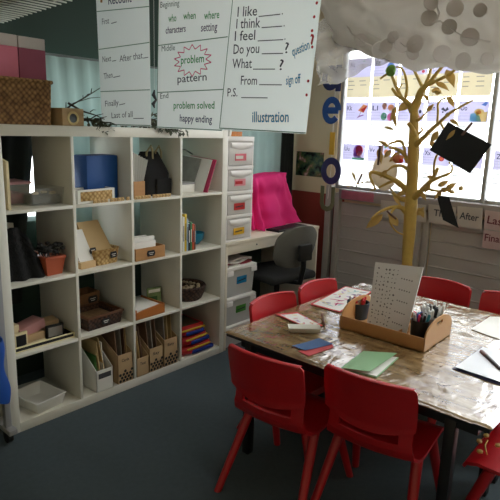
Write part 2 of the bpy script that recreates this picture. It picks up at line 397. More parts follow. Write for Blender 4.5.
# row 1, left cube
o = MB().quad([(-.0, 0, 0), (.0, .2, 0), (.0, .2, .26), (.0, .0, .22)], .012).build('cream_folder', CREAM); put(o, (.022, .02, 1.104)); tag(o, 'cream card folder standing against the left side of the top left cube', 'folder')
t = thing('clear_tub', 'clear plastic tub of pinkish bits with a rose lid in the top left cube', 'tub', (.13, .24, 1.1035))
open_box(MB(), .13, .16, .10, .003, .006).build('tub', CLEAR, t); open_box(MB(), .10, .13, .05).build('contents', mat('rose_bits', (150, 60, 76), .7, .4, 60), t, off=(0, 0, -.004)); MB().box(-.075, .075, -.09, .09, .1, .112, .004).build('lid', mat('dusty_pink_plastic', (168, 120, 124), .5, .2, 20), t)
t = thing('clear_tub', 'low clear plastic tub with dark and tan bits in the top left cube', 'tub', (.245, .145, 1.1035))
open_box(MB(), .16, .13, .085, .003, .008).build('tub', CLEAR, t)
MB().box(-.074, .074, -.06, .06, .004, .05, .01).build('contents', mat('dark_bits', (66, 66, 58), .8, .5, 60), t)
for i, (x, y) in enumerate(((-.04, -.02), (0.02, .01), (.045, -.03))): MB().box(x-.014, x+.014, y-.01, y+.01, .05, .062, .002).build('wood_piece', CREAM, t)
# row 1, second cube
t = thing('magazine_box', 'large blue card box folder standing in the top row second cube', 'folder', (.582, .16, 1.1035), R(6))
MB().prism([(-.115, 0), (.09, 0), (.09, .235), (-.115, .235)], .12, Matrix(((1, 0, 0, 0), (0, 0, 1, -.06), (0, 1, 0, 0), (0, 0, 0, 1))), .003).build('case', BLUE, t)
MB().box(-.1, .08, -.05, .05, .2351, .237).build('card_edges', mat('dark_blue_card', (18, 50, 108), .6, .05), t)  # darker blue panel on top of the case
t = thing('wooden_tray', 'small white rimmed tray with a woven tan front in the top row second cube', 'tray', (.48, .075, 1.1035), R(5))
open_box(MB(), .235, .11, .07, .01).build('box', WHITE_PL, t); MB().box(-.1, .1, -.0565, -.0545, .012, .06, .001).build('front_panel', GOLDWICK, t)
MB().box(-.1, .1, -.04, .04, .0105, .06, .004).build('contents', mat('dark_felt', (38, 34, 32), .9, .2), t)
# letter tiles along the shelf edge
m_tile = mat('letter_tile_wood', (206, 170, 112), .6, .1, 40); GT = 'wooden letter tiles on the shelf edge'
first = None; xs = []
for a, b_, gaps in ((.462, .685, (4, 8)), (.72, .985, (5,))):
    x = a; i = 0
    while x < b_-.01:
        xs.append(x); x += .0225; i += 1
        if i in gaps: x += .012
for x in xs:
    if first is None:
        first = thing('letter_tile', 'small square wooden letter tile standing on the front edge below the top row of cubes', 'tile', (x, .004, 1.1032), 0, GT)
        MB().box(-.0095, .0095, -.003, .003, 0, .019, .0012).build('tile', m_tile, first)
        MB().stroke((-.003, -.003, .006), (-.003, -.003, .014), .002, FN, .0006).stroke((-.003, -.003, .006), (.004, -.003, .006), .002, FN, .0006).build('mark', INK, first)
    else: dup(first, (x, .004, 1.1032), random.uniform(-.06, .06), first['label'])
# row 1, third cube
t = thing('paper_box', 'small brown wooden box holding tall sheets in the top row third cube', 'box', (.765, .075, 1.1035))
open_box(MB(), .075, .09, .095, .006).build('box', WOOD, t)
for i in range(6): MB().quad([(-.026+i*.008, -.035, .02), (-.026+i*.008+.0, .035, .02), (-.02+i*.018, .04, .255-.008*i), (-.02+i*.018, -.03, .25-.008*i)], .0012).build('sheet', PAPER, t)
t = thing('tote_bag', 'black fabric caddy bag with tan handles in the top row third cube', 'bag', (.925, .15, 1.1035))
BF = mat('black_fabric', (22, 22, 24), .9, .15, 30, bump=.3, bscale=300)
MB().grid(lambda u, v: V(((.105-.05*max(0, v-.55)/.45)*math.copysign(abs(math.cos(u*2*math.pi))**.5, math.cos(u*2*math.pi)), (.085-.06*max(0, v-.5)/.5)*math.copysign(abs(math.sin(u*2*math.pi))**.5, math.sin(u*2*math.pi)), .25*v)), 40, 12, .004, closeu=True).box(-.09, .09, -.07, .07, 0, .01).build('body', BF, t)
MB().box(-.02, .09, -.1, -.078, .0, .1, .006).build('pocket', BF, t)
for x, s in ((-.035, -.02), (.0, .02), (.035, -.01)): MB().tube([(x, s, .2), (x-.012, s-.02, .25), (x+.008, s-.03, .285), (x+.03, s-.02, .25), (x+.03, s-.02, .21)], .006).build('handle', mat('tan_webbing', (168, 154, 118), .8, .1), t)
# row 1, right cube
t = thing('white_tin', 'small white tin box in the top right cube', 'box', (1.18, .13, 1.1035)); MB().box(-.055, .055, -.04, .04, 0, .05, .004).build('tin', WHITE_PL, t); MB().box(-.057, .057, -.042, .042, .05, .062, .003).build('lid', mat('grey_plastic', (150, 150, 150), .4), t)
mags = [('grey', mat('grey_print', (150, 146, 140), .5, .3, 20), 0, .12), ('white', PAPER, .014, .03), ('pink', mat('magenta_cover', (176, 36, 84), .4, .15), .026, .0), ('white', PAPER, .038, .06)]
labs = ['grey printed magazine leaning at the back of the top right cube', 'thin white booklet leaning before the magenta edged magazine in the top right cube', 'magenta edged magazine leaning in the top right cube', 'rear white booklet leaning against the right side of the top right cube']
for (nm, m_, dx, dy), lb in zip(mags, labs):
    a = .085-dx*.3
    o = MB().quad([(0, 0, 0), (0, .24, 0), (a, .24, .215), (a, 0, .2)], .006).build('magazine', m_); put(o, (1.248+dx, .02+dy, 1.104)); tag(o, lb, 'magazine')
o = MB().tube([(1.075, .16, 1.36), (1.1, .18, 1.355), (1.16, .2, 1.375), (1.25, .2, 1.36), (1.33, .22, 1.33)], .004).build('wire_handle', GREY); tag(o, 'thin wire strung behind the papers in the top right cube', 'wire')

# row 2, left cube
o = MB().grid(lambda u, v: V((.015+.15*u+.05*(1-v)*u + .004*math.sin(v*40), .05+.012*math.sin(u*14)+.05*v, .753+.25*v*(1-.35*max(0, u-.55)/.45)+.0)), 24, 12, .03).build('black_cloth', mat('black_fleece', (14, 14, 15), .95, .2, 30, bump=.8, bscale=120)); tag(o, 'black fluffy cloth bundled in the second row left cube', 'cloth')
t = thing('planter', 'terracotta coloured plastic trough of small dark plants in the second row', 'plant pot', (.245, .085, .7525), R(4))
open_box(MB(), .085, .075, .095, .006, .014).build('pot', TERRA, t); MB().box(-.058, .058, -.054, .054, .083, .097, .002).build('rim', TERRA, t)
lf = MB()
for i in range(26):
    x, y = random.uniform(-.06, .06), random.uniform(-.045, .045); lf.tube([(x, y, .09), (x+random.uniform(-.015, .015), y, .115+random.random()*.02)], .002, 5); lf.ball((x, y, .115+random.random()*.04), (.014, .014, .01), 1)
lf.build('foliage', mat('dark_foliage', (46, 44, 44), .7, .4, 40), t)
t = thing('planter', 'second terracotta trough partly hidden behind the planted one', 'plant pot', (.175, .21, .7525)); open_box(MB(), .085, .075, .1, .006, .014).build('pot', TERRA, t)
MB().ball((0, 0, .105), (.045, .04, .025), 2, amp=.5).build('foliage', mat('dark_foliage', (34, 40, 36)), t)
o = MB().quad([(.10, .34, .90), (.19, .34, .88), (.185, .34, .985), (.10, .34, 1.0)], .002).build('white_sheet', PAPER); tag(o, 'white sheet at the back of the second row left cube', 'paper')  # flat white sheet upright at the back of the cube
# row 2, second cube
t = thing('picture_holder', 'tan pad leaning back in a gold wicker basket, second row', 'pad', (.565, .12, .7525), R(6))
MB().grid(lambda u, v: V((math.copysign(abs(math.cos(u*2*math.pi))**.4, math.cos(u*2*math.pi))*(.078+.012*v), math.copysign(abs(math.sin(u*2*math.pi))**.4, math.sin(u*2*math.pi))*(.055+.01*v), .085*v)), 40, 6, .008, closeu=True).box(-.07, .07, -.048, .048, 0, .012).build('basket', GOLDWICK, t)
MB().quad([(-.075, -.03, .02), (.065, -.03, .02), (.015, .06, .225), (-.125, .06, .225)], .02).build('pad', mat('tan_card', (190, 160, 112), .7, .08), t); tagplate(t, (.03, -.0665, .05), FN, .05, .035)
t = thing('name_card', 'white slanted card on a pale wooden block beside the gold wicker basket', 'card', (.442, .075, .7525), R(5))
MB().box(-.05, .045, -.025, .03, 0, .035, .003).build('base', mat('pale_wood', (206, 172, 124), .6, .12, 8), t); MB().quad([(-.04, -.0, .03), (.05, -.0, .03), (.01, .045, .2), (-.08, .045, .2)], .006).build('card', PAPER, t); tagplate(t, (.045, -.0, .085), FN, .045, .032)
# row 2, third cube
t = thing('wooden_box', 'light wooden box of white paper with a black tag, second row third cube', 'box', (.815, .08, .7525))
open_box(MB(), .21, .16, .07, .008).build('box', WOOD, t); tagplate(t, (.0, -.081, .035), FN, .062, .034)
for i, (dx, h, y) in enumerate(((-.01, .115, .05), (-.02, .105, .02), (0, .12, -.01), (-.015, .1, -.04))): MB().box(-.09+dx*.5, .075+dx, y-.009, y+.009, .01, h, .001).build('paper_stack', PAPER, t)
t = thing('small_bottle', 'small brown bottle behind the paper box, second row third cube', 'bottle', (.765, .27, .7525)); MB().lathe([(.018, 0), (.02, .01), (.02, .09), (.008, .11), (.008, .13)], 16).build('body', DWOOD, t); MB().lathe([(.01, .13), (.01, .15)], 12).build('cap', BLACK, t)
# row 2, right cube: books
bk = [('white', (226, 224, 214), .215, .012), ('yellow', (222, 190, 40), .232, .012), ('white and blue', (150, 180, 206), .2, .01), ('black', (30, 32, 34), .17, .012), ('green', (60, 130, 76), .178, .01), ('orange red', (200, 84, 50), .165, .014), ('brown', (110, 70, 50), .16, .008)]
x = 1.075
for nm, c, h, th in bk:
    th *= 1.25
    t = thing('book', nm+' spined thin book among the small books in the second row', 'book', (x+th/2, .085, .7525), 0, 'small books in the second row')
    MB().box(-th/2, th/2, -.065, .07, 0, h, .0015).build('cover', mat('book_'+nm.replace(' ', '_'), c, .5, .1), t)
    MB().box(-th/2+.0015, th/2-.0015, -.06, .068, h, h+.0008).build('pages', PAPER, t)
    MB().stroke((0, -.065, h*.3), (0, -.065, h*.75), th*.4, FN, .0006).build('spine_mark', INK if sum(c) > 300 else PAPER, t); x += th+.0015
t = thing('bowl', 'turquoise blue bowl beside the small books', 'bowl', (1.30, .16, .7525))
MB().lathe([(.03, 0), (.034, .004), (.06, .035), (.066, .075), (.062, .075), (.055, .036), (.028, .008), (.0, .007)], 28).build('bowl', mat('turquoise_glaze', (20, 130, 170), .3, .05), t)

# row 3, left cube
t = thing('display_tray', 'black tray with a cream rim holding small pink and brown boxes, third row', 'tray', (.17, .13, .4015))
open_box(MB(), .315, .2, .024, .005).build('tray', BLACK, t); b = MB()
b.tube([(-.1575, -.1, .026), (.1575, -.1, .026), (.1575, .1, .026), (-.1575, .1, .026), (-.1575, -.1, .026)], .0045, 6); b.tube([(-.157, -.101, .004), (.157, -.101, .004)], .0035, 6); b.tube([(-.1575, -.1, .002), (-.1575, -.1, .026)], .003, 6); b.tube([(.1575, -.1, .002), (.1575, -.1, .026)], .003, 6); b.build('rim', mat('cream_edge', (226, 216, 170), .5), t)
def small(name, label, cat, m_, sz, loc, rz=0, tilt=0, group=None):
    o = MB().box(-sz[0]/2, sz[0]/2, -sz[1]/2, sz[1]/2, 0, sz[2], .002, M=Matrix.Rotation(tilt, 4, 'Y')).build(name, m_); put(o, loc, rz); return tag(o, label, cat, group)
small('card_box', 'tilted dusty pink card box in the black cream rimmed tray', 'box', mat('dusty_pink_card', (176, 124, 122), .8, .06), (.15, .09, .05), (.14, .15, .45), .2, -.15)
small('card_box', 'small brown box under the pink box in the black tray', 'box', KRAFT, (.1, .1, .045), (.15, .14, .4075))
small('card_box', 'cream box standing at the left end of the black tray', 'box', CREAM, (.045, .1, .11), (.045, .15, .4075), .1)
small('card_box', 'tan box at the right end of the black tray', 'box', KRAFT, (.09, .08, .075), (.26, .175, .4075), -.1)
t = thing('photo_frame', 'small black frame with a grey print at the right of the black tray', 'frame', (.25, .085, .4075), R(-3))
MB().box(-.048, .048, -.008, .008, 0, .07, .003).build('frame', BLACK, t); MB().box(-.038, .038, -.0095, -.008, .01, .06).build('print', mat('grey_print', (150, 146, 140)), t)
t = thing('photo_frame', 'small dark frame with cream border at the left of the black tray', 'frame', (.055, .06, .4075), R(4))
MB().box(-.035, .035, -.008, .008, 0, .085, .003).build('frame', CREAM, t); MB().box(-.026, .026, -.0095, -.008, .01, .072).build('print', BLACK, t)
small('wooden_offcut', 'flat tan wooden offcut lying at the front of the black tray', 'wood', CREAM, (.11, .025, .018), (.13, .055, .4075), .1)
# row 3, second cube
t = thing('wooden_tray', 'brown woven tray with an oval black tag in the third row second cube', 'tray', (.525, .15, .4015), R(3))
open_box(MB(), .215, .2, .075, .01, .012).build('tray', DWICKER, t); b = MB(); b.box(-.122, .122, -.117, -.1, .068, .08, .003); b.box(-.122, .122, .1, .117, .068, .08, .003); b.box(-.122, -.105, -.117, .117, .068, .08, .003); b.box(.105, .122, -.117, .117, .068, .08, .003); b.build('rim', DWOOD, t)
MB().box(-.1, .1, -.09, .09, .012, .045, .006).build('contents', mat('tan_bits', (140, 110, 76), .8, .5, 40), t); tagplate(t, (.0, -.11, .036), FN, .06, .035)
t = thing('small_basket', 'small brown basket with a tag behind the woven tray, third row', 'basket', (.565, .315, .4015), R(5)); open_box(MB(), .13, .1, .14, .008, .008).build('basket', mat('brown_cane', (128, 88, 54), .7, .2, 40), t); tagplate(t, (.02, -.057, .1), FN, .07, .04)
# row 3, third cube
t = thing('wooden_tray', 'orange brown wooden desk tray with white paper in the third row third cube', 'tray', (.815, .12, .4015), R(1))
OW = mat('orange_wood', (186, 112, 52), .45, .14, 6, stretch=(2, 14, 14))
b = MB(); b.box(-.108, .108, -.11, .11, 0, .008); b.prism([(-.108, 0), (.108, 0), (.108, .05), (.08, .062), (-.06, .048), (-.085, .042), (-.108, .042)], .01, Matrix(((1, 0, 0, 0), (0, 0, 1, -.11), (0, 1, 0, 0), (0, 0, 0, 1)))); b.box(-.108, -.1, -.11, .11, 0, .06); b.box(.1, .108, -.11, .11, 0, .06); b.build('tray', OW, t)
MB().box(-.095, .095, -.09, .1, .008, .052, .001).build('paper_stack', PAPER, t)
t = thing('green_booklet', 'small green and white booklet standing behind the orange wooden tray', 'booklet', (.965, .165, .4015), R(-10)); MB().box(-.048, .048, -.006, .006, 0, .115, .001).build('cover', mat('green_white_print', (128, 150, 96), .5, .5, 26), t); MB().box(-.04, .02, -.0075, -.006, .02, .06).build('picture', mat('dark_green_print', (60, 100, 56), .5, .5, 40), t); MB().box(-.04, .04, -.0075, -.006, .085, .105).build('title_band', PAPER, t)
# row 3, right cube
t = thing('wicker_bowl', 'dark round wicker bowl of beige bits in the third row right cube', 'basket', (1.215, .14, .4015))
MB().lathe([(.09, 0), (.1, .01), (.118, .05), (.124, .085), (.128, .09), (.122, .098), (.112, .09), (.105, .05), (.09, .014), (0, .012)], 36).build('bowl', DWICKER, t)
b = MB()
for i in range(26):
    a = random.uniform(0, 6.28); r = .09*math.sqrt(random.random()); b.ball((r*math.cos(a), r*math.sin(a), .075+random.random()*.015), (.016, .012, .01), 1)
b.build('contents', mat('beige_bits', (168, 150, 122), .8, .4, 30), t)
# row 4, left cube
t = thing('plastic_tub', 'empty white plastic tub in the bottom left cube', 'tub', (.16, .118, .0505), R(8)); open_box(MB(), .15, .19, .062, .004, .013).build('tub', WHITE_PL, t)
b = MB(); w_, d_ = .088, .108; b.tube([(-w_, -d_, .062), (w_, -d_, .062), (w_, d_, .062), (-w_, d_, .062), (-w_, -d_, .062)], .004, 6); b.build('rim', WHITE_PL, t)
t = thing('stapler', 'black hand tool lying behind the white tub in the bottom left cube', 'stapler', (.115, .305, .0505), R(60)); MB().box(-.05, .05, -.018, .018, 0, .014, .003).build('base', BLACK, t); MB().box(-.05, .04, -.014, .014, .09, .118, .008, M=Matrix.Rotation(.2, 4, 'Y')).build('arm', BLACK, t); MB().box(-.05, -.03, -.012, .012, .012, .11, .003).build('hinge', BLACK, t)

# row 4: magazine files
def magfile(name, label, loc, w, d, h, hf, m_, rz=0, hexes=False, text=None, strip=None, sheets=()):
    t = thing(name, label, 'magazine file', loc, rz, 'magazine files in the bottom row'); e_ = .003
    h = h*.86; prof = [(0, 0), (d, 0), (d, h), (d*.78, h), (0, hf)]
    A = lambda x: Matrix(((0, 0, 1, x), (1, 0, 0, 0), (0, 1, 0, 0), (0, 0, 0, 1)))
    b = MB(); b.prism(prof, e_, A(-w/2)); b.prism(prof, e_, A(w/2-e_)); b.box(-w/2, w/2, 0, e_, 0, hf); b.box(-w/2, w/2, d-e_, d, 0, h); b.box(-w/2, w/2, 0, d, 0, e_)
    b.build('case', m_, t)
    if hexes:
        b = MB(); r = w*.1
        for j in range(4):
            for i in range(5):
                x = -w*.36 + i*w*.23 + (w*.115 if j % 2 else 0); z = .014 + j*r*1.85
                if x < w*.45 and (j < 3 or i % 2): b.disc((x, 0, z), r, FN, .0008, 6, u=(0, 0, 1))
        b.build('hexagon_print', INK if m_ is PAPER else BLACK, t)
    if text: MB().text(text, (-w*.25, 0, hf-.045), (w*.25, 0, hf-.045), .018, FN, .0012, .015).build('lettering', BLACK, t)
    if strip: MB().box(-w*.38, w*.38, -.0012, 0, hf-.05, hf-.02).build('label_strip', strip, t)
    for (x, m2, hh, tp) in sheets: MB().quad([(x, .02, .004), (x, d-.02, .004), (x+tp, d-.02, hh), (x+tp, .02+d*.16, hh)], .004).build('sheet', m2, t)
    return t
GRP = mat('green_print', (80, 130, 60), .6, .5, 20); TANP = mat('tan_paper', (196, 168, 118), .8, .06); GREYP = mat('grey_print', (150, 146, 140)); BRNP = mat('brown_print', (120, 92, 70), .6, .4, 12)
magfile('magazine_file', 'white magazine file with green and tan papers, leftmost in the bottom row', (.49, .004, .0505), .105, .25, .3, .125, WHITE_PL, 0, False, None, mat('dark_label', (66, 66, 70), .6), ((-.03, GRP, .19, .01), (-.01, TANP, .27, .0), (.01, PAPER, .26, .01), (.03, TANP, .29, -.03)))
magfile('magazine_file', 'kraft magazine file with black hexagons right of the white one', (.628, .004, .0505), .1, .25, .31, .175, KRAFT, 0, True, 'Cards', None, ((-.03, BRNP, .3, .0), (0, GREYP, .31, .005), (.02, BRNP, .32, .01), (.035, TANP, .32, .005)))
magfile('magazine_file', 'plain low brown magazine file at the left of the third bottom cube', (.752, .004, .0505), .085, .25, .28, .115, KRAFT, 0, False, 'Text', None, ((-.02, TANP, .28, -.005), (.0, TANP, .26, .0), (.02, BRNP, .29, -.01)))
magfile('magazine_file', 'kraft hexagon printed magazine file in the middle of the third bottom cube', (.851, .004, .0505), .1, .25, .31, .15, KRAFT, 0, True, 'Say', None, ((-.03, BRNP, .31, -.005), (.0, GREYP, .32, .0), (.03, BRNP, .32, .0)))
magfile('magazine_file', 'tall kraft hexagon printed magazine file with tan papers by the divider', (.966, .004, .0505), .105, .25, .31, .175, KRAFT, 0, True, 'Easy', None, ((-.02, GREYP, .31, .005), (.0, TANP, .33, .01), (.03, TANP, .33, .012)))
# row 4, right cube: soft red and blue packs
RY, BY, YY = mat('red_nylon', (178, 26, 30), .5, .1, 14), mat('royal_blue_nylon', (26, 52, 140), .5, .1, 14), mat('yellow_tape', (214, 176, 50), .5, .08)
for i, (lb, rz) in enumerate((('bottom red pack with blue and yellow bands in the bottom right cube', .0), ('middle red pack with blue and yellow bands in the bottom right cube', .06), ('top red pack with a yellow edge in the bottom right cube', -.05))):
    t = thing('folded_pack', lb, 'pack', (1.215-.012*i, .16+.01*i, .0505+.062*i), rz, 'red and blue packs in the bottom right cube')
    MB().grid(lambda u, v: V(((.148-.02*i)*math.copysign(abs(math.cos(u*2*math.pi))**.45, math.cos(u*2*math.pi))*(1-.35*abs(v*2-1)**3), .145*math.copysign(abs(math.sin(u*2*math.pi))**.45, math.sin(u*2*math.pi))*(1-.2*abs(v*2-1)**3), .06*v)), 40, 8, 0, closeu=True).box(-.11, .11, -.115, .115, .0005, .0595, .004).build('body', RY, t)
    MB().box(-.06, .13-.02*i, -.1525, -.12, .008, .034, .008).build('blue_band', BY, t)
    MB().box(-.1, .1, -.148, -.135, .041, .051, .003).build('yellow_band', YY, t)
    MB().box(-.09, .09, -.1, .1, .0596, .0615, .001).build('top_panel', BY if i == 1 else mat('dark_olive_nylon', (60, 62, 40), .6, .1), t)
# ------------------------------------------------------------------ on top of the shelf
t = thing('wicker_basket', 'rectangular honey wicker basket on top of the shelf at the left end', 'basket', (.125, .16, 1.489), R(4))
b = MB(); b.grid(lambda u, v: V((.155*math.copysign(abs(math.cos(u*2*math.pi))**.25, math.cos(u*2*math.pi))*(.96+.05*v), .125*math.copysign(abs(math.sin(u*2*math.pi))**.25, math.sin(u*2*math.pi))*(.96+.05*v), .195*v)), 56, 10, .008, closeu=True); b.box(-.14, .14, -.11, .11, 0, .01); b.build('body', WICKER, t)
b = MB(); b.tube([(.158*math.copysign(abs(math.cos(a))**.25, math.cos(a)), .128*math.copysign(abs(math.sin(a))**.25, math.sin(a)), .197) for a in [i*2*math.pi/56 for i in range(57)]], .009, 6, caps=False); b.build('rim', WICKER, t)
PK = mat('pink_card_stack', (212, 118, 140), .7, .06, 6); PK2 = mat('deep_pink_card_stack', (150, 74, 96), .7, .06, 6); MILK = mat('milky_plastic', (206, 196, 190), .4, .03, trans=.2)
for nm, lb, loc, w, d, pm, rz in (('storage_tub', 'milky tub of pale pink cards standing in the wicker basket, left', (.068, .15, 1.5), .14, .14, PK, .06), ('storage_tub', 'milky tub of deep pink cards standing in the wicker basket, right', (.21, .155, 1.5), .135, .13, PK2, .03)):
    t = thing(nm, lb, 'tub', loc, rz); MB().box(-w/2+.002, w/2-.002, -d/2+.002, d/2-.002, 0, .33).build('cards', pm, t); open_box(MB(), w-.004, d-.004, .05, .004).build('top_band', MILK, t, off=(0, 0, -.3305))
t = thing('small_plant', 'pale green plant tip sticking up behind the pink tubs', 'plant', (.185, .335, 1.489))
b = MB(); b.grid(lambda u, v: V((.0+(.045*math.sin(math.pi*min(1, v*.9+.1)))*(u-.5)+.05*v*v, .01*u, .12+.31*v)), 6, 10, .002); b.grid(lambda u, v: V((-.03+(.05*math.sin(math.pi*min(1, v*.9+.1)))*(u-.5)-.06*v*v, .01*u, .12+.28*v)), 6, 10, .002); b.build('leaves', mat('pale_green_leaf', (150, 176, 110), .5, .2, 12), t)
MB().lathe([(.03, 0), (.04, .12), (.035, .12), (.028, .01), (0, .008)], 16).build('pot', TERRA, t)
t = thing('gift_box', 'small brown card box with a round dark window on the shelf top', 'box', (.365, .075, 1.489), R(6))
MB().box(-.062, .062, -.05, .05, 0, .083, .002).build('box', KRAFT, t)
MB().lathe([(.033, 0), (.033, .003), (.022, .003), (.022, 0)], 24, Matrix.Translation((-.002, -.05, .036)) @ Matrix.Rotation(R(90), 4, 'X')).build('ring', mat('pale_straw', (226, 206, 150), .7), t)
MB().disc((-.002, -.05, .036), .0225, FN, .0012, 24).build('round_window', mat('dark_grey_window', (60, 64, 66), .4), t)
# twigs
TW = mat('dark_twig_bark', (62, 56, 44), .85, .25, 20); TW2 = mat('grey_leaf', (88, 92, 74), .8, .3, 20)
def twig(label, pts, r0, side=(), m_=TW, leaves=0):
    p0 = V(pts[0]); t = thing('dry_twig', label, 'twig', p0, 0, 'dry twigs on the shelf top'); k = len(pts)
    b = MB(); b.tube(pts, [r0*(1-.75*i/(k-1)) for i in range(k)], 6)
    for a, c in side: b.tube([a, lerp(a, c, .5)+V((0, 0, .006)), c], [r0*.5, r0*.4, r0*.2], 5)
    b.build('stem', m_, t, off=p0)
    if leaves:
        b = MB()
        for i in range(leaves):
            q = lerp(pts[1], pts[-1], random.random()) + V((random.uniform(-.03, .03), random.uniform(-.02, .02), random.uniform(-.012, .02))); d = V((random.uniform(-1, 1), random.uniform(-.8, .2), random.uniform(-1, .4))).normalized()*.036; s_ = d.cross(V((0, 0, 1))).normalized()*.009
            b.quad([q, q+d*.5+s_, q+d, q+d*.5-s_], .0008)
        b.build('leaves', TW2, t, off=p0)
twig('longest dry twig rising to the left chart from the small brown box', [(0.388, 0.2, 1.535), (0.458, 0.2, 1.588), (0.541, 0.2, 1.633), (0.621, 0.2, 1.679), (0.659, 0.2, 1.703)], .006, [((0.541, 0.2, 1.633), (0.577, 0.18, 1.66)), ((0.584, 0.2, 1.661), (0.591, 0.2, 1.687)), ((0.434, 0.2, 1.572), (0.436, 0.2, 1.607))])
twig('dry twig running flat behind the small brown box to the left chart', [(.36, .22, 1.495), (0.434, 0.24, 1.557), (0.505, 0.24, 1.606), (0.602, 0.24, 1.637), (0.69, 0.24, 1.648)], .005, [((0.56, 0.24, 1.629), (0.56, 0.24, 1.65))])
twig('dry twig sloping down to the right above the second cube', [(0.424, 0.16, 1.601), (0.49, 0.14, 1.564), (0.553, 0.12, 1.547), (0.618, 0.1, 1.519)], .006, [((0.53, 0.13, 1.561), (0.566, 0.13, 1.573))])
zt = 1.497
for i, (lb, a, c) in enumerate((('thick dark twig bundle lying under the left chart', (.635, .165), (.86, .06)), ('dark twig lying along the shelf top behind the left chart', (.62, .22), (.98, .13)), ('leafy dry twig lying under the gap between the two left charts', (.68, .07), (1.0, .03)), ('leafy dry twig drooping over the shelf edge under the second chart', (.74, .05), (1.02, -.03)), ('short leafy twig at the front edge by the left chart', (.44, .06), (.57, .01)))):
    pts = [(a[0]+(c[0]-a[0])*k/4, a[1]+(c[1]-a[1])*k/4 + .012*math.sin(k*2+i), zt+.012*(i % 3)+.02*math.sin(k*1.3+i)**2 - (.02*max(0, k-2) if c[1] < .02 else 0)) for k in range(5)]
    twig(lb, pts, .012-.001*i, [(pts[1], V(pts[1])+V((.06, -.03, .03))), (pts[2], V(pts[2])+V((.07, .0, .03))), (pts[3], V(pts[3])+V((.05, -.04, -.01)))], TW, 70 if i else 20)

# ------------------------------------------------------------------ hanging charts (0.6 m along x, facing the room)
CN = (-1, 0, 0)
cord = MB().tube([(.6, Y1, 2.16), (.6, -.4, 2.145), (.6, -1.6, 2.145), (.6, Y0, 2.16)], .002, 6).build('string_line', PAPER); tag(cord, 'thin cord strung across the room holding the three charts', 'cord')
def chart(label, bl, br, tr, tl, x):
    c = (V(bl)+V(br))/2; t = thing('wall_chart', label, 'chart', c)
    tl2, tr2 = V(tl)+(V(tl)-V(bl))*((2.13-tl[2])/(tl[2]-bl[2])), V(tr)+(V(tr)-V(br))*((2.13-tr[2])/(tr[2]-br[2]))
    MB().quad([V(bl), V(tl2), V(tr2), V(br)], .0008).build('sheet', CHART, t, off=c)
    for k in (.12, .88):
        q = lerp(tl2, tr2, k); MB().box(q.x-.006, q.x+.006, q.y-.005, q.y+.005, q.z-.03, q.z+.03).build('peg', WOOD, t, off=c)
    return t, c
def lettering(t, c, m_, texts=(), lines=(), lw=.0035, nm='lettering', weight=0):
    for s_, p0, p1, h in texts: MB().text(s_, p0, p1, h, CN, .0022, weight).build(nm, m_, t, off=c)
    if nm == 'starburst':
        b = MB()
        for p0, p1 in lines: b.stroke(p0, p1, lw, CN, .002)
        b.build(nm, m_, t, off=c)
    else:
        for p0, p1 in lines: MB().stroke(p0, p1, lw, CN, .002).build('ruled_line', m_, t, off=c)
GL = mat('green_border_pen', (96, 134, 110), .8)
t, c = chart('leftmost hanging white chart of sentence starters First, Next, Then and Finally', (0.6, 0.13, 1.497), (0.6, -0.285, 1.497), (0.6, -0.278, 2.066), (0.6, 0.152, 2.118), .6)
lettering(t, c, NAVY, [('Recount', (0.6, 0.042, 2.084), (0.6, -0.149, 2.073), .042)], weight=.01)
lettering(t, c, INK, [('First', (0.6, 0.101, 1.995), (0.6, 0.039, 1.995), .03), ('Next', (0.6, 0.105, 1.813), (0.6, 0.029, 1.815), .03), ('After that', (0.6, -0.043, 1.807), (0.6, -0.229, 1.813), .032), ('Then', (0.6, 0.097, 1.729), (0.6, 0.02, 1.735), .03), ('Finally', (0.6, 0.092, 1.592), (0.6, -0.027, 1.598), .03), ('Last of all', (0.6, 0.037, 1.533), (0.6, -0.143, 1.541), .03)],
          [((0.6, 0.022, 1.993), (0.6, -0.025, 1.996)), ((0.6, 0.021, 1.814), (0.6, -0.014, 1.816)), ((0.6, -0.233, 1.814), (0.6, -0.271, 1.815)), ((0.6, 0.015, 1.735), (0.6, -0.045, 1.74)), ((0.6, -0.031, 1.599), (0.6, -0.082, 1.606)), ((0.6, -0.148, 1.533), (0.6, -0.231, 1.535))])
lettering(t, c, GL, (), [((0.6, 0.146, 2.062), (0.6, -0.28, 2.038)), ((0.6, 0.138, 1.878), (0.6, -0.281, 1.881)), ((0.6, 0.134, 1.668), (0.6, -0.282, 1.668)), ((0.6, 0.127, 1.501), (0.6, -0.283, 1.502))], .004, 'ruled_line')
t, c = chart('middle hanging chart of a story plan with a pink starburst around the word problem', (0.606, -0.323, 1.491), (0.606, -0.76, 1.487), (0.606, -0.808, 2.003), (0.606, -0.341, 2.06), .606)
lettering(t, c, mat('grey_green_ink', (70, 92, 82), .8), [('Beginning', (0.606, -0.355, 2.025), (0.606, -0.485, 2.019), .026), ('Middle', (0.606, -0.363, 1.836), (0.606, -0.456, 1.836), .026), ('End', (0.606, -0.352, 1.626), (0.606, -0.41, 1.629), .026)])
lettering(t, c, GREEN_INK, [('who', (0.606, -0.411, 1.959), (0.606, -0.465, 1.957), .032), ('when', (0.606, -0.511, 1.96), (0.606, -0.591, 1.955), .03), ('where', (0.606, -0.643, 1.947), (0.606, -0.734, 1.943), .032), ('problem', (0.606, -0.497, 1.775), (0.606, -0.646, 1.775), .034), ('problem solved', (0.606, -0.447, 1.581), (0.606, -0.714, 1.581), .032)], weight=.012)
lettering(t, c, PURPLE_INK, [('characters', (0.606, -0.392, 1.911), (0.606, -0.527, 1.908), .03), ('setting', (0.606, -0.625, 1.9), (0.606, -0.723, 1.896), .034)], weight=.01)
lettering(t, c, INK, [('pattern', (0.606, -0.474, 1.695), (0.606, -0.664, 1.699), .034)], weight=.005)
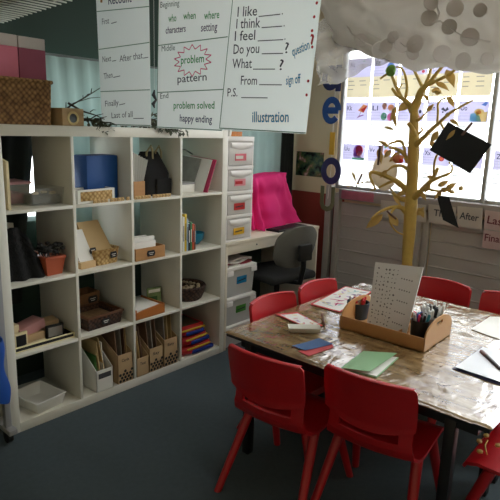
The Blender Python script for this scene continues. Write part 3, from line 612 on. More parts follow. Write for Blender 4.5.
lettering(t, c, NAVY, [('happy ending', (0.606, -0.49, 1.525), (0.606, -0.7, 1.521), .032)], weight=.012)
lettering(t, c, GL, (), [((0.606, -0.337, 1.864), (0.606, -0.785, 1.866)), ((0.606, -0.33, 1.655), (0.606, -0.77, 1.659)), ((0.606, -0.324, 1.496), (0.606, -0.76, 1.491)), ((0.606, -0.325, 1.496), (0.606, -0.343, 2.06))], .004, 'ruled_line')
cc = [(0.606, -0.454, 1.785), (0.606, -0.488, 1.801)]
star = []
O_, A_, B_ = V((0.606, -0.571, 1.785)), V((0.606, -0.693, 1.786))-V((0.606, -0.571, 1.785)), V((0.606, -0.57, 1.852))-V((0.606, -0.571, 1.785))
for k in range(28):
    a = 2*math.pi*k/28; r = 1 if k % 2 else .70
    star.append(O_ + A_*math.cos(a)*r + B_*math.sin(a)*r)
lettering(t, c, PINK_INK, (), list(zip(star, star[1:]+star[:1])), .0042, 'starburst')
t, c = chart('right hanging chart of letter writing prompts beginning I like', (0.6, -0.748, 1.496), (0.6, -1.207, 1.488), (0.6, -1.242, 1.95), (0.6, -0.81, 2.002), .6)
lettering(t, c, INK, [('I like', (0.6, -0.842, 1.936), (0.6, -0.946, 1.93), .038), ('I think', (0.6, -0.837, 1.892), (0.6, -0.964, 1.885), .038), ('I feel', (0.6, -0.83, 1.846), (0.6, -0.94, 1.842), .038), ('Do you', (0.6, -0.825, 1.796), (0.6, -0.963, 1.791), .038), ('?', (0.6, -1.092, 1.782), (0.6, -1.11, 1.782), .04), ('What', (0.6, -0.82, 1.741), (0.6, -0.927, 1.737), .038), ('?', (0.6, -1.068, 1.723), (0.6, -1.087, 1.722), .04), ('From', (0.6, -0.87, 1.675), (0.6, -0.957, 1.672), .036), ('P.S.', (0.6, -0.796, 1.63), (0.6, -0.853, 1.629), .034), ('.', (0.6, -1.069, 1.921), (0.6, -1.074, 1.92), .03), ('.', (0.6, -1.08, 1.878), (0.6, -1.085, 1.877), .03), ('.', (0.6, -1.087, 1.83), (0.6, -1.092, 1.83), .03)],
          [((0.6, -0.955, 1.925), (0.6, -1.062, 1.922)), ((0.6, -0.972, 1.883), (0.6, -1.074, 1.879)), ((0.6, -0.954, 1.836), (0.6, -1.081, 1.831)), ((0.6, -0.977, 1.787), (0.6, -1.083, 1.782)), ((0.6, -0.934, 1.732), (0.6, -1.047, 1.727)), ((0.6, -0.969, 1.672), (0.6, -1.083, 1.668)), ((0.6, -0.874, 1.624), (0.6, -1.015, 1.621))], weight=.006)
lettering(t, c, BLUE_INK, [('question', (0.6, -1.129, 1.769), (0.6, -1.207, 1.791), .034), ('sign off', (0.6, -1.104, 1.668), (0.6, -1.172, 1.673), .034), ('illustration', (0.6, -0.938, 1.528), (0.6, -1.124, 1.531), .042)], weight=.016)
lettering(t, c, RED_INK, [('?', (0.6, -1.21, 1.791), (0.6, -1.227, 1.793), .05)], weight=.02)
for q in ((0.6, -1.226, 1.942), (0.6, -1.218, 1.897), (0.6, -1.212, 1.851), (0.6, -1.206, 1.678), (0.6, -1.202, 1.629)): MB().disc(q, .0055, CN, .002).build('red_dot', RED_INK, t, off=c)
lettering(t, c, GL, (), [((0.6, -0.814, 2.002), (0.6, -0.753, 1.501)), ((0.6, -0.751, 1.5), (0.6, -1.207, 1.492))], .004, 'ruled_line')
# small dark paper charm between the charts
t = thing('hanging_charm', 'small black and white curly paper charm in the gap between the left and middle charts', 'charm', (1.088, 0.3, 1.608))
o3 = V((1.088, 0.3, 1.608)); b = MB(); q = [V(p) for p in ((1.089, 0.3, 1.714), (1.081, 0.3, 1.684), (1.1, 0.3, 1.656), (1.077, 0.3, 1.631), (1.088, 0.3, 1.608))]; b.tube(q, [.004, .012, .007, .012, .003], 8); b.build('charm', BLACK, t, off=o3)
MB().tube([q[0], q[0]+V((0, 0, 2.6-q[0].z))], .0008, 5).build('thread', PAPER, t, off=o3)

# ------------------------------------------------------------------ desk by the window wall
desk = thing('desk', 'white desk with a plain apron between the cube shelf and the corner', 'desk', (1.97, .29, 0)); do = (1.97, .29, 0)
DW = mat('white_desk_laminate', (232, 224, 206), .4, .03, 5)
MB().box(1.437, 2.51, .0, .585, .735, .757, .002).build('desktop', DW, desk, do)
MB().box(1.46, 2.485, .006, .024, .672, .735, .001).build('apron', DW, desk, do)
MB().box(2.485, 2.505, .004, .58, 0, .735, .001).build('end_panel', DW, desk, do); MB().box(1.438, 1.458, .004, .58, 0, .735, .001).build('end_panel', DW, desk, do)
MB().lathe([(.006, 0), (.006, .004), (0, .004)], 12, Matrix.Translation((1.75, .006, .71)) @ Matrix.Rotation(R(90), 4, 'X')).build('screw_cap', GREY, desk, off=do)
# drawer tower
GCL = mat('drawer_clear_plastic', (238, 234, 230), .25, .04, 6, alpha=.8)
FRP = mat('drawer_frame_plastic', (246, 243, 240), .35, .02)
tw = thing('drawer_tower', 'white four drawer plastic tower on the desk against the cube shelf', 'drawers', (1.575, .2, .7575)); to = (1.575, .2, .7575)
TX0, TX1, TY0, TY1 = 1.446, 1.704, .015, .385
b = MB(); zs = [.7575, .925, 1.085, 1.25, 1.43]
for z in zs: b.box(TX0, TX1, TY0, TY1, z-(.012 if z > .8 else 0), z+(.012 if z < 1.4 else .02), .003)
for x in (TX0, TX1-.012): b.box(x, x+.012, TY0+.005, TY1, .7575, 1.43)
b.box(TX0, TX1, TY1-.006, TY1, .7575, 1.43); b.build('frame', FRP, tw, off=to)
LBL = [('yellow', (226, 176, 30)), ('red', (204, 40, 36)), ('pale_pink', (232, 150, 160)), ('pink', (226, 110, 124))]
for i in range(4):
    z0, z1 = zs[i]+.015, zs[i+1]-.015; b = MB()
    b.box(TX0+.015, TX1-.015, TY0+.002, TY0+.008, z0, z1, .002); b.box(TX0+.015, TX0+.02, TY0+.008, TY1-.02, z0, z1-.03); b.box(TX1-.02, TX1-.015, TY0+.008, TY1-.02, z0, z1-.03); b.box(TX0+.02, TX1-.02, TY0+.008, TY1-.02, z0, z0+.004)
    d = b.build('drawer', GCL, tw, off=to)
    xm = (TX0+TX1)/2
    MB().grid(lambda u, v: V((TX0+.03+(TX1-TX0-.06)*u, TY0-.004-.014*v*(1-v)*2, z1-.004-.03*v-.014*math.sin(math.pi*u)*v)), 20, 5, .003).build('handle', FRP, d, off=to)
    MB().box(xm-.055, xm+.05, TY0-.0005, TY0+.002, z0+.03, z0+.075).build('label_card', mat('label_'+LBL[i][0], LBL[i][1], .6, .05), d, off=to)
    if i > 1: MB().box(xm-.05, xm+.02, TY0-.0015, TY0-.0005, z0+.042, z0+.062).build('label_writing', PAPER if i == 3 else RED_INK, d, off=to)
    else: MB().stroke((xm-.04, TY0, z0+.05), (xm+.03, TY0, z0+.055), .008, FN, .0012).build('label_writing', INK, d, off=to)
    MB().box(TX0+.03, TX1-.03, TY0+.03, TY1-.05, z0+.005, z0+.05+.012*i, .004).build('contents', mat('grey_lilac_contents', (206, 200, 204), .7, .12, 20), d, off=to)
small('craft_box', 'small orange patterned box on top of the drawer tower', 'box', mat('orange_print', (200, 120, 50), .6, .45, 40), (.12, .06, .03), (1.56, .08, 1.4505), .05)
small('craft_tag', 'white tag card beside the orange box on the drawer tower', 'card', PAPER, (.02, .05, .04), (1.485, .06, 1.4505), .1, .25)
# pink cloth draped over a monitor
PKC = mat('hot_pink_cloth', (255, 40, 136), .75, .08, 6, trans=.1)
def drape(u, v):
    a = u*2*math.pi; k = 1-v
    w_ = .26+.03*k**1.5; d_ = .07+.07*k**1.3
    cx = 2.14+.16*(k**2 if math.cos(a) > 0 else 0)*max(0, math.cos(a))
    x = cx + w_*math.copysign(abs(math.cos(a))**.6, math.cos(a)); y = .31 + d_*math.copysign(abs(math.sin(a))**.7, math.sin(a))
    f = .03*math.sin(a*13+2.5*math.sin(3*a)+2.5*v)*(k+.1) + .03*noise.noise(V((math.cos(a)*2, math.sin(a)*2, v*3))) + .034*noise.noise(V((math.cos(a)*5+v*2, math.sin(a)*5, v*4)))
    z = .76 + .39*v + .018*math.sin(6*(x-2.05))*v + .008*math.sin(a*5)*k
    return V((x+f*math.cos(a), y+f*math.sin(a), max(z, .759)))
b = MB(); b.grid(drape, 120, 18, 0, closeu=True)
b.grid(lambda u, v: V((2.14, .31, 1.15))*(1-u)+u*drape(v, 1.0) + V((0, 0, .02*(1-u)*(1-u))), 10, 120)
bmesh.ops.remove_doubles(b.bm, verts=b.bm.verts[:], dist=.0005); bmesh.ops.recalc_face_normals(b.bm, faces=b.bm.faces[:])
o = b.build('pink_cloth', PKC, off=(2.1, .34, .758), ang=80); put(o, (2.1, .34, .758)); tag(o, 'hot pink cloth draped over a screen on the white desk', 'cloth')
t = thing('keyboard', 'black keyboard at the front of the desk before the pink cloth', 'keyboard', (2.2, .09, .758), R(3)); MB().box(-.19, .19, -.06, .06, 0, .014, .004).build('case', BLACK, t)
b = MB()
for i in range(13):
    for j in range(4): b.box(-.175+.027*i, -.153+.027*i, -.05+.026*j, -.029+.026*j, .014, .018)
b.build('keys', mat('dark_grey_keys', (42, 42, 46), .5), t)
# tubs below the desk
TUBG = mat('milky_tub_plastic', (214, 214, 210), .35, .04, 6, alpha=.8)
def desktub(label, z, h, lab):
    t = thing('storage_tub', label, 'tub', (1.612, .2, z), 0, 'tubs under the desk')
    open_box(MB(), .26, .34, h, .004, .012).build('tub', TUBG, t)
    MB().box(-.152, .152, -.192, .192, h-.012, h+.012, .005).build('lid', FRP, t)
    MB().box(-.15, -.09, -.196, -.188, h-.045, h-.01, .003).build('clip', FRP, t); MB().box(.09, .15, -.196, -.188, h-.045, h-.01, .003).build('clip', FRP, t)
    MB().box(-.12, .12, -.15, .15, .006, h*.7, .01).build('contents', mat('grey_lilac_contents', (176, 170, 178)), t)
    if lab: o = MB().box(-.04, .06, -.1795, -.1765, h*.42, h*.68, .0005).build('label_card', mat('label_'+lab[0], lab[1], .6, .05), t, off=(0, 0, 0)); MB().stroke((-.03, -.1795, h*.52), (.05, -.1795, h*.56), .008, FN, .001).build('label_writing', INK, o)
desktub('bottom milky tub on the floor under the white desk', .001, .145, None)
desktub('middle milky tub under the white desk with a green label', .16, .19, ('green', (70, 150, 50)))
desktub('top milky tub under the white desk with a blue label', .365, .2, ('blue', (20, 130, 180)))
for i, (lb, m_, rz) in enumerate((('lowest white booklet on the tubs under the desk', PAPER, .05), ('dark red printed magazine on the tubs under the desk', mat('dark_red_print', (150, 50, 56), .5, .5, 14), -.08), ('middle white booklet on the tubs under the desk', PAPER, .1), ('topmost pale printed magazine on the tubs under the desk', mat('pale_print', (206, 190, 184), .5, .3, 18), -.04))):
    o = MB().grid(lambda u, v: V((-.12+.24*u, -.14+.28*v, .004+.02*math.sin(u*3+i)**2*(1-v)*(.4+.2*i))), 10, 6, .009).build('magazine', m_); put(o, (1.61, .17, .5775+.0105*i), rz); tag(o, lb, 'magazine')
# office chair
OC = mat('grey_mesh_fabric', (108, 108, 102), .85, .1, 60, bump=.3, bscale=400); DKF = mat('charcoal_fabric', (44, 45, 46), .9, .12, 60)
ch = thing('office_chair', 'grey backed office chair pushed up to the white desk', 'chair', (2.03, .03, 0), R(80))
MB().grid(lambda u, v: V((-.2-.07*v+.05*(2*u-1)**2, .2*(1-abs(2*v-1)**3.2*.35)*(2*u-1),   .55+.275*v+.02*(1-(2*u-1)**2)*(2*v-1))), 20, 20, .022).build('backrest', OC, ch)
MB().box(-.2, .24, -.22, .22, .42, .48, .025, seg=3).build('seat', DKF, ch)
b = MB(); b.tube([(-.1, 0, .41), (-.25, 0, .43), (-.275, 0, .55), (-.27, 0, .68)], .02, 8); b.build('back_post', BLACK, ch)
MB().box(-.3, -.268, -.06, .06, .6, .72, .01).build('adjuster', BLACK, ch)
MB().lathe([(.03, .1), (.03, .25), (.02, .25), (.02, .42)], 16).build('gas_column', BLACK, ch)
for k in range(5):
    a = 2*math.pi*k/5+.3; e_ = V((math.cos(a)*.27, math.sin(a)*.27, .07)); MB().tube([(0, 0, .11), e_*.5+V((0, 0, .06)), e_], [.025, .02, .015], 8).build('base_leg', BLACK, ch)
    MB().lathe([(.001, -.022), (.028, -.02), (.028, .02), (.001, .022)], 16, Matrix.Translation((e_.x, e_.y, .029)) @ Matrix.Rotation(a, 4, 'Z') @ Matrix.Rotation(R(90), 4, 'Y')).build('castor', BLACK, ch)
# trolley post and blue bag at the left end of the shelf
t = thing('board_stand', 'grey stand leg with a black castor at the left end of the white shelf', 'stand', (-.08, -.042, 0))
MB().box(-.014, .014, -.016, .016, .06, 1.3, .003).build('post', mat('grey_stand', (150, 150, 152), .45, .05), t)
MB().box(-.02, .02, -.26, .26, .06, .085, .003).build('foot_bar', mat('grey_stand', (96, 96, 98)), t, off=(0, -.2, 0))
for y in (0, .4): MB().lathe([(.001, -.014), (.03, -.012), (.03, .012), (.001, .014)], 18, Matrix.Translation((0, y, .031)) @ Matrix.Rotation(R(90), 4, 'Y')).build('castor', BLACK, t)
o = MB().grid(lambda u, v: V((.058*math.cos(u*2*math.pi)*(1-.35*v)+.008*math.sin(v*9), .03*math.sin(u*2*math.pi)*(1-.25*v), .3*v+.01*math.sin(u*20))), 28, 12, .004, closeu=True).build('blue_bag', mat('blue_nylon_bag', (16, 70, 150), .55, .15, 14)); put(o, (-.142, -.1, .25)); MB().tube([(-.02, .0, .28), (.0, .02, .5), (.055, .045, .52), (.02, .02, .5), (.02, 0, .28)], .005, 6).build('strap', mat('blue_nylon_bag', (16, 70, 150)), o); tag(o, 'blue nylon bag hanging on the grey stand at the left edge', 'bag')
# ------------------------------------------------------------------ tables
TX = [.60, 1.20]; TYA, TYB = -1.985, -.815; TZ = .595
TB = mat('black_table_paint', (18, 18, 20), .4, .1)
for i, lb in enumerate(('black edged classroom table nearest the camera under the wood print cover', 'second black edged classroom table on the far side by the window')):
    t = thing('classroom_table', lb, 'table', (TX[i]+.3, -1.4, 0), 0, 'tables pushed together'); oo = (TX[i]+.3, -1.4, 0); a, c = TX[i]+.002, TX[i]+.598
    MB().box(a, c, TYA, TYB, TZ-.022, TZ, .004).build('tabletop', TB, t, oo)
    b = MB(); b.box(a+.05, c-.05, TYA+.05, TYA+.075, TZ-.07, TZ-.022); b.box(a+.05, c-.05, TYB-.075, TYB-.05, TZ-.07, TZ-.022); b.box(a+.05, a+.075, TYA+.05, TYB-.05, TZ-.07, TZ-.022); b.box(c-.075, c-.05, TYA+.05, TYB-.05, TZ-.07, TZ-.022); b.build('frame', TB, t, oo)
    for x in (a+.06, c-.06):
        for y in (TYA+.14, TYB-.1): MB().box(x-.02, x+.02, y-.02, y+.02, 0, TZ-.022, .004).build('leg', TB, t, oo)
TPM = mat_tabletop()
def cover(u, v):
    x = .592+1.216*u; y = -1.992+1.184*v
    e_ = min(u, 1-u, v, 1-v); w_ = .0022*noise.noise(V((x*9, y*4, 0)))+.0012*noise.noise(V((x*22, y*14, 3)))
    z = TZ+.0035+w_*(1 if e_ > .01 else .3)
    if e_ < .006: z -= .006
    if u < .05 and v < .05: z += .004*(1-u/.05)
    return V((x, y, z))
o = MB().grid(cover, 110, 110, 0).build('table_cover', TPM, off=(1.2, -1.4, TZ), ang=80); put(o, (1.2, -1.4, TZ)); tag(o, 'shiny clear covered wood print sheet over both tables', 'table cover')
TT = TZ+.0065     # top of the cover

# ------------------------------------------------------------------ red moulded chairs (facing +x, origin on the floor below the seat)
def chair_proto():
    t = thing('school_chair', 'x', 'chair', (0, 0, 0), 0, 'red plastic school chairs')
    prof = [(.195, .318), (.185, .338), (.15, .349), (.06, .345), (-.05, .341), (-.12, .346), (-.165, .368), (-.186, .405), (-.192, .44), (-.196, .47), (-.2, .5), (-.204, .53)]
    def pz(pf, s_):
        k = s_*(len(pf)-1); i = min(int(k), len(pf)-2); f = k-i; return (pf[i][0]+(pf[i+1][0]-pf[i][0])*f, pf[i][1]+(pf[i+1][1]-pf[i][1])*f)
    def seat(u, v):
        x, z = pz(prof, v); q = 2*u-1; w_ = .184-.022*max(0, min(1, (v-.4)/.3)) - .012*max(0, .12-v)/.12
        return V((x+.036*max(0, min(1, (v-.4)/.4))*q*q, w_*q, z-.010*(1-q*q)*math.sin(min(1, v*1.9)*math.pi*.7)))
    MB().grid(seat, 28, 44, .012, skip=lambda u, v: .70 < v < .85 and abs(2*u-1) < .74).build('seat', RED_PL, t)
    def back(u, v):
        q = 2*u-1; zb = .492-.03*(1-q*q); zt_ = .662+.008*(1-q*q); z = zb+(zt_-zb)*v
        w_ = .174+.004*math.sin(v*3) - (.012*((v-.9)/.1)**2 if v > .9 else 0)
        x = -.212-.034*v - .006*max(0, .12-v)/.12
        return V((x+.038*q*q, w_*q, z))
    MB().grid(back, 28, 20, .014).build('backrest', RED_PL, t)
    MB().grid(lambda u, v: back(u, 1) + V((-.012*math.cos(v*math.pi)+.004, 0, .004*math.sin(v*math.pi))), 28, 6, .003).build('top_rim', RED_PL, t)
    for sx, sy in ((1, 1), (1, -1), (-1, 1), (-1, -1)):
        top = V((.11 if sx > 0 else -.05,   .155*sy, .338)); ft = V((.225 if sx > 0 else -.225, .196*sy, .0))
        b = MB(); d = ft-top
        ring = []
        bm2 = bmesh.new()
        for k in range(7):
            p = top+d*(k/6); w_ = .023-.006*k/6; h_ = .021-.005*k/6
            ring.append([bm2.verts.new(p+V((math.cos(a)*w_, math.sin(a)*h_, 0))) for a in [j*math.pi/5 for j in range(10)]])
        for k in range(6):
            for j in range(10): bm2.faces.new((ring[k][j], ring[k][(j+1) % 10], ring[k+1][(j+1) % 10], ring[k+1][j]))
        bm2.faces.new(ring[0][::-1]); bm2.faces.new(ring[-1]); bmesh.ops.recalc_face_normals(bm2, faces=bm2.faces[:])
        b._add(bm2); b.build('leg', RED_PL, t)
    return t
CH = [(.605, -1.19, R(5), 'red plastic chair at the near left of the table, closest to the shelf'),
      (.728, -1.565, R(6.5), 'red plastic chair at the near side of the table behind the green folder'),
      (.98, -.975, R(-92), 'red plastic chair at the back edge of the table, nearest the drawer tower'),
      (1.37, -.98, R(-92), 'red plastic chair at the back edge of the table nearest the window'),
      (1.75, -1.25, R(179), 'red plastic chair at the far window side of the table right of the tree trunk'),
      (1.75, -1.65, R(178), 'red plastic chair at the far window side of the table by the loose white paper'),
      (.95, -2.06, R(92), 'red plastic chair at the right end of the table in the bottom right corner')]
pr0 = chair_proto(); pr0['label'] = CH[0][3]; put(pr0, (CH[0][0], CH[0][1], 0), CH[0][2])
for x, y, rz, lb in CH[1:]: dup(pr0, (x, y, 0), rz, lb)

# ------------------------------------------------------------------ things on the table
def sheet(name, label, cat, pts, m_, th=.0008, z=0, curl=0, group=None):
    c = sum((V((p[0], p[1], 0)) for p in pts), V())/len(pts); c.z = TT+z
    P = [V((p[0], p[1], 0)) for p in pts]
    def fn(u, v):
        q = lerp(lerp(P[0], P[1], u), lerp(P[3], P[2], u), v); return V((q.x, q.y, c.z+curl*(abs(2*u-1)**2+.5*(2*v-1)**2)*.5+.0004))
    o = MB().grid(fn, 10, 8, th).build(name, m_, off=c); put(o, c); tag(o, label, cat, group); return o, c, fn
RB = mat('red_border_paper', (200, 48, 56), .6, .06)
o, c, fn = sheet('worksheet', 'white worksheet with a red border and coloured drawings near the left end of the table', 'paper', [(0.937, -0.829, 0.602), (1.037, -0.891, 0.602), (0.971, -1.094, 0.602), (0.89, -1.071, 0.602)], RB, curl=.004)
b = MB(); b.grid(lambda u, v: fn(.08+.84*u, .1+.78*v)+V((0, 0, .0012)), 10, 8, .0004); b.build('white_panel', PAPER, o, off=c)
def scribble(t, c, fn, seed, n, cols, big):
    rn = random.Random(seed)
    for nm, col in cols:
        b = MB(); m_ = mat(nm, col, .7, .1)
        for i in range(n):
            u, v = rn.uniform(.1, .88), rn.uniform(.16, .84); l_, w2 = rn.uniform(.3, 1)*big, rn.uniform(.15, .4)*big; a = rn.uniform(0, 6.28)
            d = V((math.cos(a)*l_, math.sin(a)*l_, 0)); e_ = V((-math.sin(a)*w2, math.cos(a)*w2, 0)); q = fn(u, v)
            b.poly([q-d-e_*.4, q-d*.3-e_, q+d-e_*.6, q+d*.8+e_*.5, q+e_, q-d*.7+e_*.7], (0, 0, 1), .003+.0002*i)
        b.build('drawing', m_, t, off=c)
PAST = [('pale_lilac_print', (196, 176, 206)), ('pale_yellow_print', (226, 212, 160)), ('soft_pink_print', (214, 140, 160))]
scribble(o, c, fn, 3, 4, PAST, .018)
t = thing('white_dish', 'shallow white slanted sided dish beside the red bordered worksheet', 'dish', (0.847, -1.074, 0.602), R(-48)); open_box(MB(), .125, .035, .024, .002, .012).build('dish', WHITE_PL, t)
o, c, fn = sheet('red_card', 'red card sheet under the blue folder on the table', 'card', [(0.645, -1.191, 0.602), (0.83, -1.232, 0.602), (0.791, -1.273, 0.602), (0.636, -1.253, 0.602)], mat('coral_red_card', (196, 66, 70), .6, .06), .001)
o, c, fn = sheet('blue_folder', 'blue speckled card folder lying over the red card', 'folder', [(0.664, -1.144, 0.605), (0.819, -1.176, 0.605), (0.81, -1.255, 0.605), (0.665, -1.212, 0.605)], mat('blue_speckled_card', (58, 96, 148), .6, .22, 60), .0015, .0022, .004)
t = thing('pencil', 'brown pencil standing out from the red bordered worksheet', 'pencil', (0.966, -1.108, 0.602)); p0 = V((0.957, -1.114, 0.606)); p1 = V((1.077, -1.012, 0.61)); b = MB().tube([p0, p1], .0045, 6); b.build('barrel', DWOOD, t, off=p0-V((0, 0, .004)))
MB().tube([p0, p0+(p0-p1).normalized()*.014], [.0045, .001], 6).build('tip', CREAM, t, off=p0-V((0, 0, .004)))
o, c, fn = sheet('poster_sheet', 'large white and pink printed sheet at the back of the table before the tray', 'poster', [(1.192, -0.861, 0.602), (1.628, -0.804, 0.602), (1.647, -0.973, 0.602), (1.198, -1.043, 0.602)], RB, curl=.003)
b = MB(); b.grid(lambda u, v: fn(.03+.94*u, .06+.9*v)+V((0, 0, .0012)), 10, 8, .0004); b.build('white_panel', PAPER, o, off=c)
scribble(o, c, fn, 5, 5, PAST + [('magenta_print', (176, 66, 116)), ('pale_teal_print', (160, 196, 200)), ('grey_violet_print', (150, 140, 166))], .03)
# green folder, slightly open
GF = mat('green_card', (136, 178, 132), .6, .05, 8)
g = [V(p) for p in ((0.624, -1.414, 0.602), (0.829, -1.392, 0.602), (0.892, -1.523, 0.602), (0.658, -1.551, 0.602))]; c = (g[0]+g[1]+g[2]+g[3])/4; c.z = TT
t = thing('green_folder', 'pale green card folder on the table near the second near chair', 'folder', c)
MB().quad([V((p.x, p.y, TT+.0005)) for p in g], .0012).build('back_cover', GF, t, off=c)
MB().quad([V((p.x, p.y, TT+.003)) for p in (lerp(g[0], g[2], .03), lerp(g[1], g[3], .03), lerp(g[2], g[0], .03), lerp(g[3], g[1], .03))], .001).build('pages', PAPER, t, off=c)
MB().quad([V((g[0].x, g[0].y, TT+.006)), V((g[1].x, g[1].y, TT+.008)), lerp(g[2], g[1], .06)+V((0, 0, .018)), lerp(g[3], g[0], .2)+V((0, 0, .018))], .0012).build('front_cover', GF, t, off=c)
# loose white papers right
sheet('white_sheet', 'large loose white paper at the right edge of the table by the far chairs', 'paper', [(1.455, -1.611, 0.602), (1.714, -1.613, 0.602), (1.78, -1.69), (1.40, -1.82)], PAPER, .0008)
g = [V(p) for p in ((0.945, -1.723, 0.604), (1.263, -1.729, 0.604))] + [V((1.2, -1.965, .604)), V((.93, -1.965, .604))]; c = (g[0]+g[1]+g[2]+g[3])/4; c.z = TT
t = thing('whiteboard', 'small whiteboard with a navy edge at the right end of the table', 'whiteboard', c)
MB().quad([V((p.x, p.y, TT+.0006)) for p in g], .007).build('edge_frame', mat('navy_edge', (30, 32, 70), .4), t, off=c)
MB().quad([V((p.x, p.y, TT+.0077)) for p in (lerp(g[0], g[2], .035), lerp(g[1], g[3], .035), lerp(g[2], g[0], .035), lerp(g[3], g[1], .035))], .0008).build('white_surface', mat('gloss_white', (226, 228, 232), .15, .02), t, off=c)
p0, p1 = V((1.189, -1.749, 0.618)), V((1.054, -1.872, 0.618)); c = V((p0.x, p0.y, TT+.009)); t = thing('whiteboard_marker', 'dark marker pen with a red brown cap lying on the whiteboard', 'marker', c)
d = p1-p0; MB().tube([p0+d*.3, p1], .009, 12).build('barrel', mat('charcoal_plastic', (56, 50, 54), .4), t, off=p0-V((0, 0, .0))); MB().tube([p0, p0+d*.04, p0+d*.3], [.006, .0095, .0095], 12).build('cap', mat('plum_cap', (104, 64, 66), .4), t, off=p0)
# brown tray with arched ends
A0, B0 = V((1.009, -1.158, 0.602)), V((1.017, -1.574, 0.602)); ux = (B0-A0).normalized(); L0 = (B0-A0).length; C0 = V((1.312, -1.607, 0.602)); W0 = (C0-B0).length
uy = V((-ux.y, ux.x, 0)); uy = uy if uy.dot(C0-B0) > 0 else -uy
rz = math.atan2(ux.y, ux.x); hx, hy = L0/2, W0/2; cen = A0+ux*hx+uy*hy; cen.z = TT+.0006
TRB = mat('tray_board', (184, 136, 82), .5, .06, 10)
t = thing('desk_tray', 'brown fibreboard caddy tray with arched handle ends in the middle of the table', 'tray', cen, rz)
hs = .06
# local: x along front wall (to the right in the picture), y away from the camera
MB().box(-hx, hx, -hy, hy, 0, .006).build('base', TRB, t)
MB().box(-hx, hx, -hy, -hy+.006, .0, hs, .001).build('front_wall', TRB, t); MB().box(-hx, hx, hy-.006, hy, 0, hs, .001).build('back_wall', TRB, t); MB().box(.06, .066, -hy+.006, hy-.006, .006, hs*.7, .001).build('partition', TRB, t)
def arch(x):
    def f(u, v):
        q = 2*u-1; h = .058+.064*math.sqrt(max(0, 1-min(1, abs(q*1.0))**2.2))
        return V((x, q*hy, h*v))
    return MB().grid(f, 40, 40, .006, skip=lambda u, v: abs(2*u-1) < .2 and .72 < v < .86)
arch(hx).build('handle_end', TRB, t); arch(-hx+.006).build('handle_end', TRB, t)
def tl(x, y, z=.007): return (cen + ux*x + uy*y) + V((0, 0, z))
# alphabet board leaning in the tray
bl, br = V((1.1, -1.255, 0.602)), V((1.1, -1.45, 0.627)); tr_, tl_ = V((1.17, -1.471, 0.926)), V((1.17, -1.236, 0.907))
bl.z = br.z = TT+.009
t = thing('letter_board', 'grey display board of tiny letters leaning upright in the caddy tray', 'board', (bl+br)/2)
c = (bl+br)/2; BG = mat('grey_sheet', (222, 222, 220), .4, .03, 8)
MB().quad([bl, br, tr_, tl_], .006).build('panel', BG, t, off=c)
nrm = (br-bl).cross(tl_-bl).normalized(); nrm = nrm if nrm.x < 0 else -nrm
MB().tube([lerp(br, tr_, .0)-(br-bl)*.06, lerp(br, tr_, 1)-(br-bl)*.06], .003, 8).build('spine', mat('pale_grey_plastic', (196, 196, 194), .3), t, off=c)
b = MB(); rnd = random.Random(4)
def bp_(u, v): return lerp(lerp(bl, br, u), lerp(tl_, tr_, u), v)
for j in range(14):
    for i in range(6):
        u, v = .08+.085*i+rnd.uniform(-.012, .012), .1+.062*j+rnd.uniform(-.008, .008)
        if rnd.random() < .9: b.stroke(bp_(u, v), bp_(u+rnd.uniform(.01, .03), v+rnd.uniform(-.02, .02)), rnd.choice((.003, .005, .008)), nrm, .0075)
for j in range(5):
    for i in range(5):
        u, v = .62+.055*i, .16+.16*j-.004*i; b.stroke(bp_(u, v), bp_(u+.014, v+.014), .005, nrm, .0075)
b.build('tiny_letters', mat('grey_ink', (84, 84, 88), .8), t, off=c)
# pots of pens
def cup(label, loc, r, h, m_):
    t = thing('pen_pot', label, 'pot', loc); MB().lathe([(r*.86, 0), (r, h), (r-.003, h), (r*.84, .004), (0, .003)], 28).build('pot', m_, t); return t
PM = [mat('pen_'+n, c_, .35, .03) for n, c_ in (('white', (226, 226, 224)), ('black', (26, 26, 30)), ('blue', (30, 70, 170)), ('pink', (224, 60, 110)), ('grey', (160, 160, 164)), ('teal', (30, 130, 140)), ('red', (200, 40, 44)), ('green', (60, 120, 60)))]
protos = {}
def pens(loc, r, h, n, seq, lab, group, L=.15):
    for i in range(n):
        a = i*2.4; q = r*.62*math.sqrt((i+.5)/n); base = V(loc)+V((q*.5*math.cos(a), q*.5*math.sin(a), .006)); tip = V((q*1.15*math.cos(a), q*1.15*math.sin(a), L*random.uniform(.92, 1.04)))
        k = seq[i % len(seq)]
        if k not in protos:
            t = thing('pen', lab, 'pen', base, 0, group); MB().tube([(0, 0, 0), (0, 0, L*.72)], .0055, 8).build('barrel', PM[k[0]], t); MB().tube([(0, 0, L*.68), (0, 0, L*.96), (0, 0, L)], [.0065, .0065, .004], 8).build('cap', PM[k[1]], t); protos[k] = t
        else: t = dup(protos[k], base, 0, lab, group)
        t['label'] = lab; t['group'] = group; t.rotation_mode = 'QUATERNION'; t.rotation_quaternion = V((0, 0, 1)).rotation_difference(tip.normalized())
pc1 = tl(hx-.06, -hy+.075); cup('black pen pot nearest the front right corner of the tray', pc1, .04, .105, BLACK)
pens(pc1, .04, .09, 14, [(4, 1), (0, 2), (4, 4), (1, 5), (0, 3), (4, 1), (0, 0)], 'pen or marker standing in the front black pen pot of the tray', 'pens in the front black pot', .128)
pc2 = tl(hx-.06, .02); cup('grey pen pot behind the front black pot in the tray', pc2, .04, .095, mat('grey_plastic', (150, 150, 150)))
pens(pc2, .04, .095, 18, [(0, 1), (1, 0), (0, 0), (1, 1), (4, 0)], 'black or white pen standing in the middle pot of the tray', 'pens in the middle pot', .14)
pc3 = tl(hx-.05, hy-.055); cup('white pen pot at the far end of the tray behind the arched handle', pc3, .035, .09, WHITE_PL)
pens(pc3, .035, .09, 8, [(0, 0), (4, 0)], 'white topped pen standing in the far pot of the tray', 'pens in the far pot', .13)
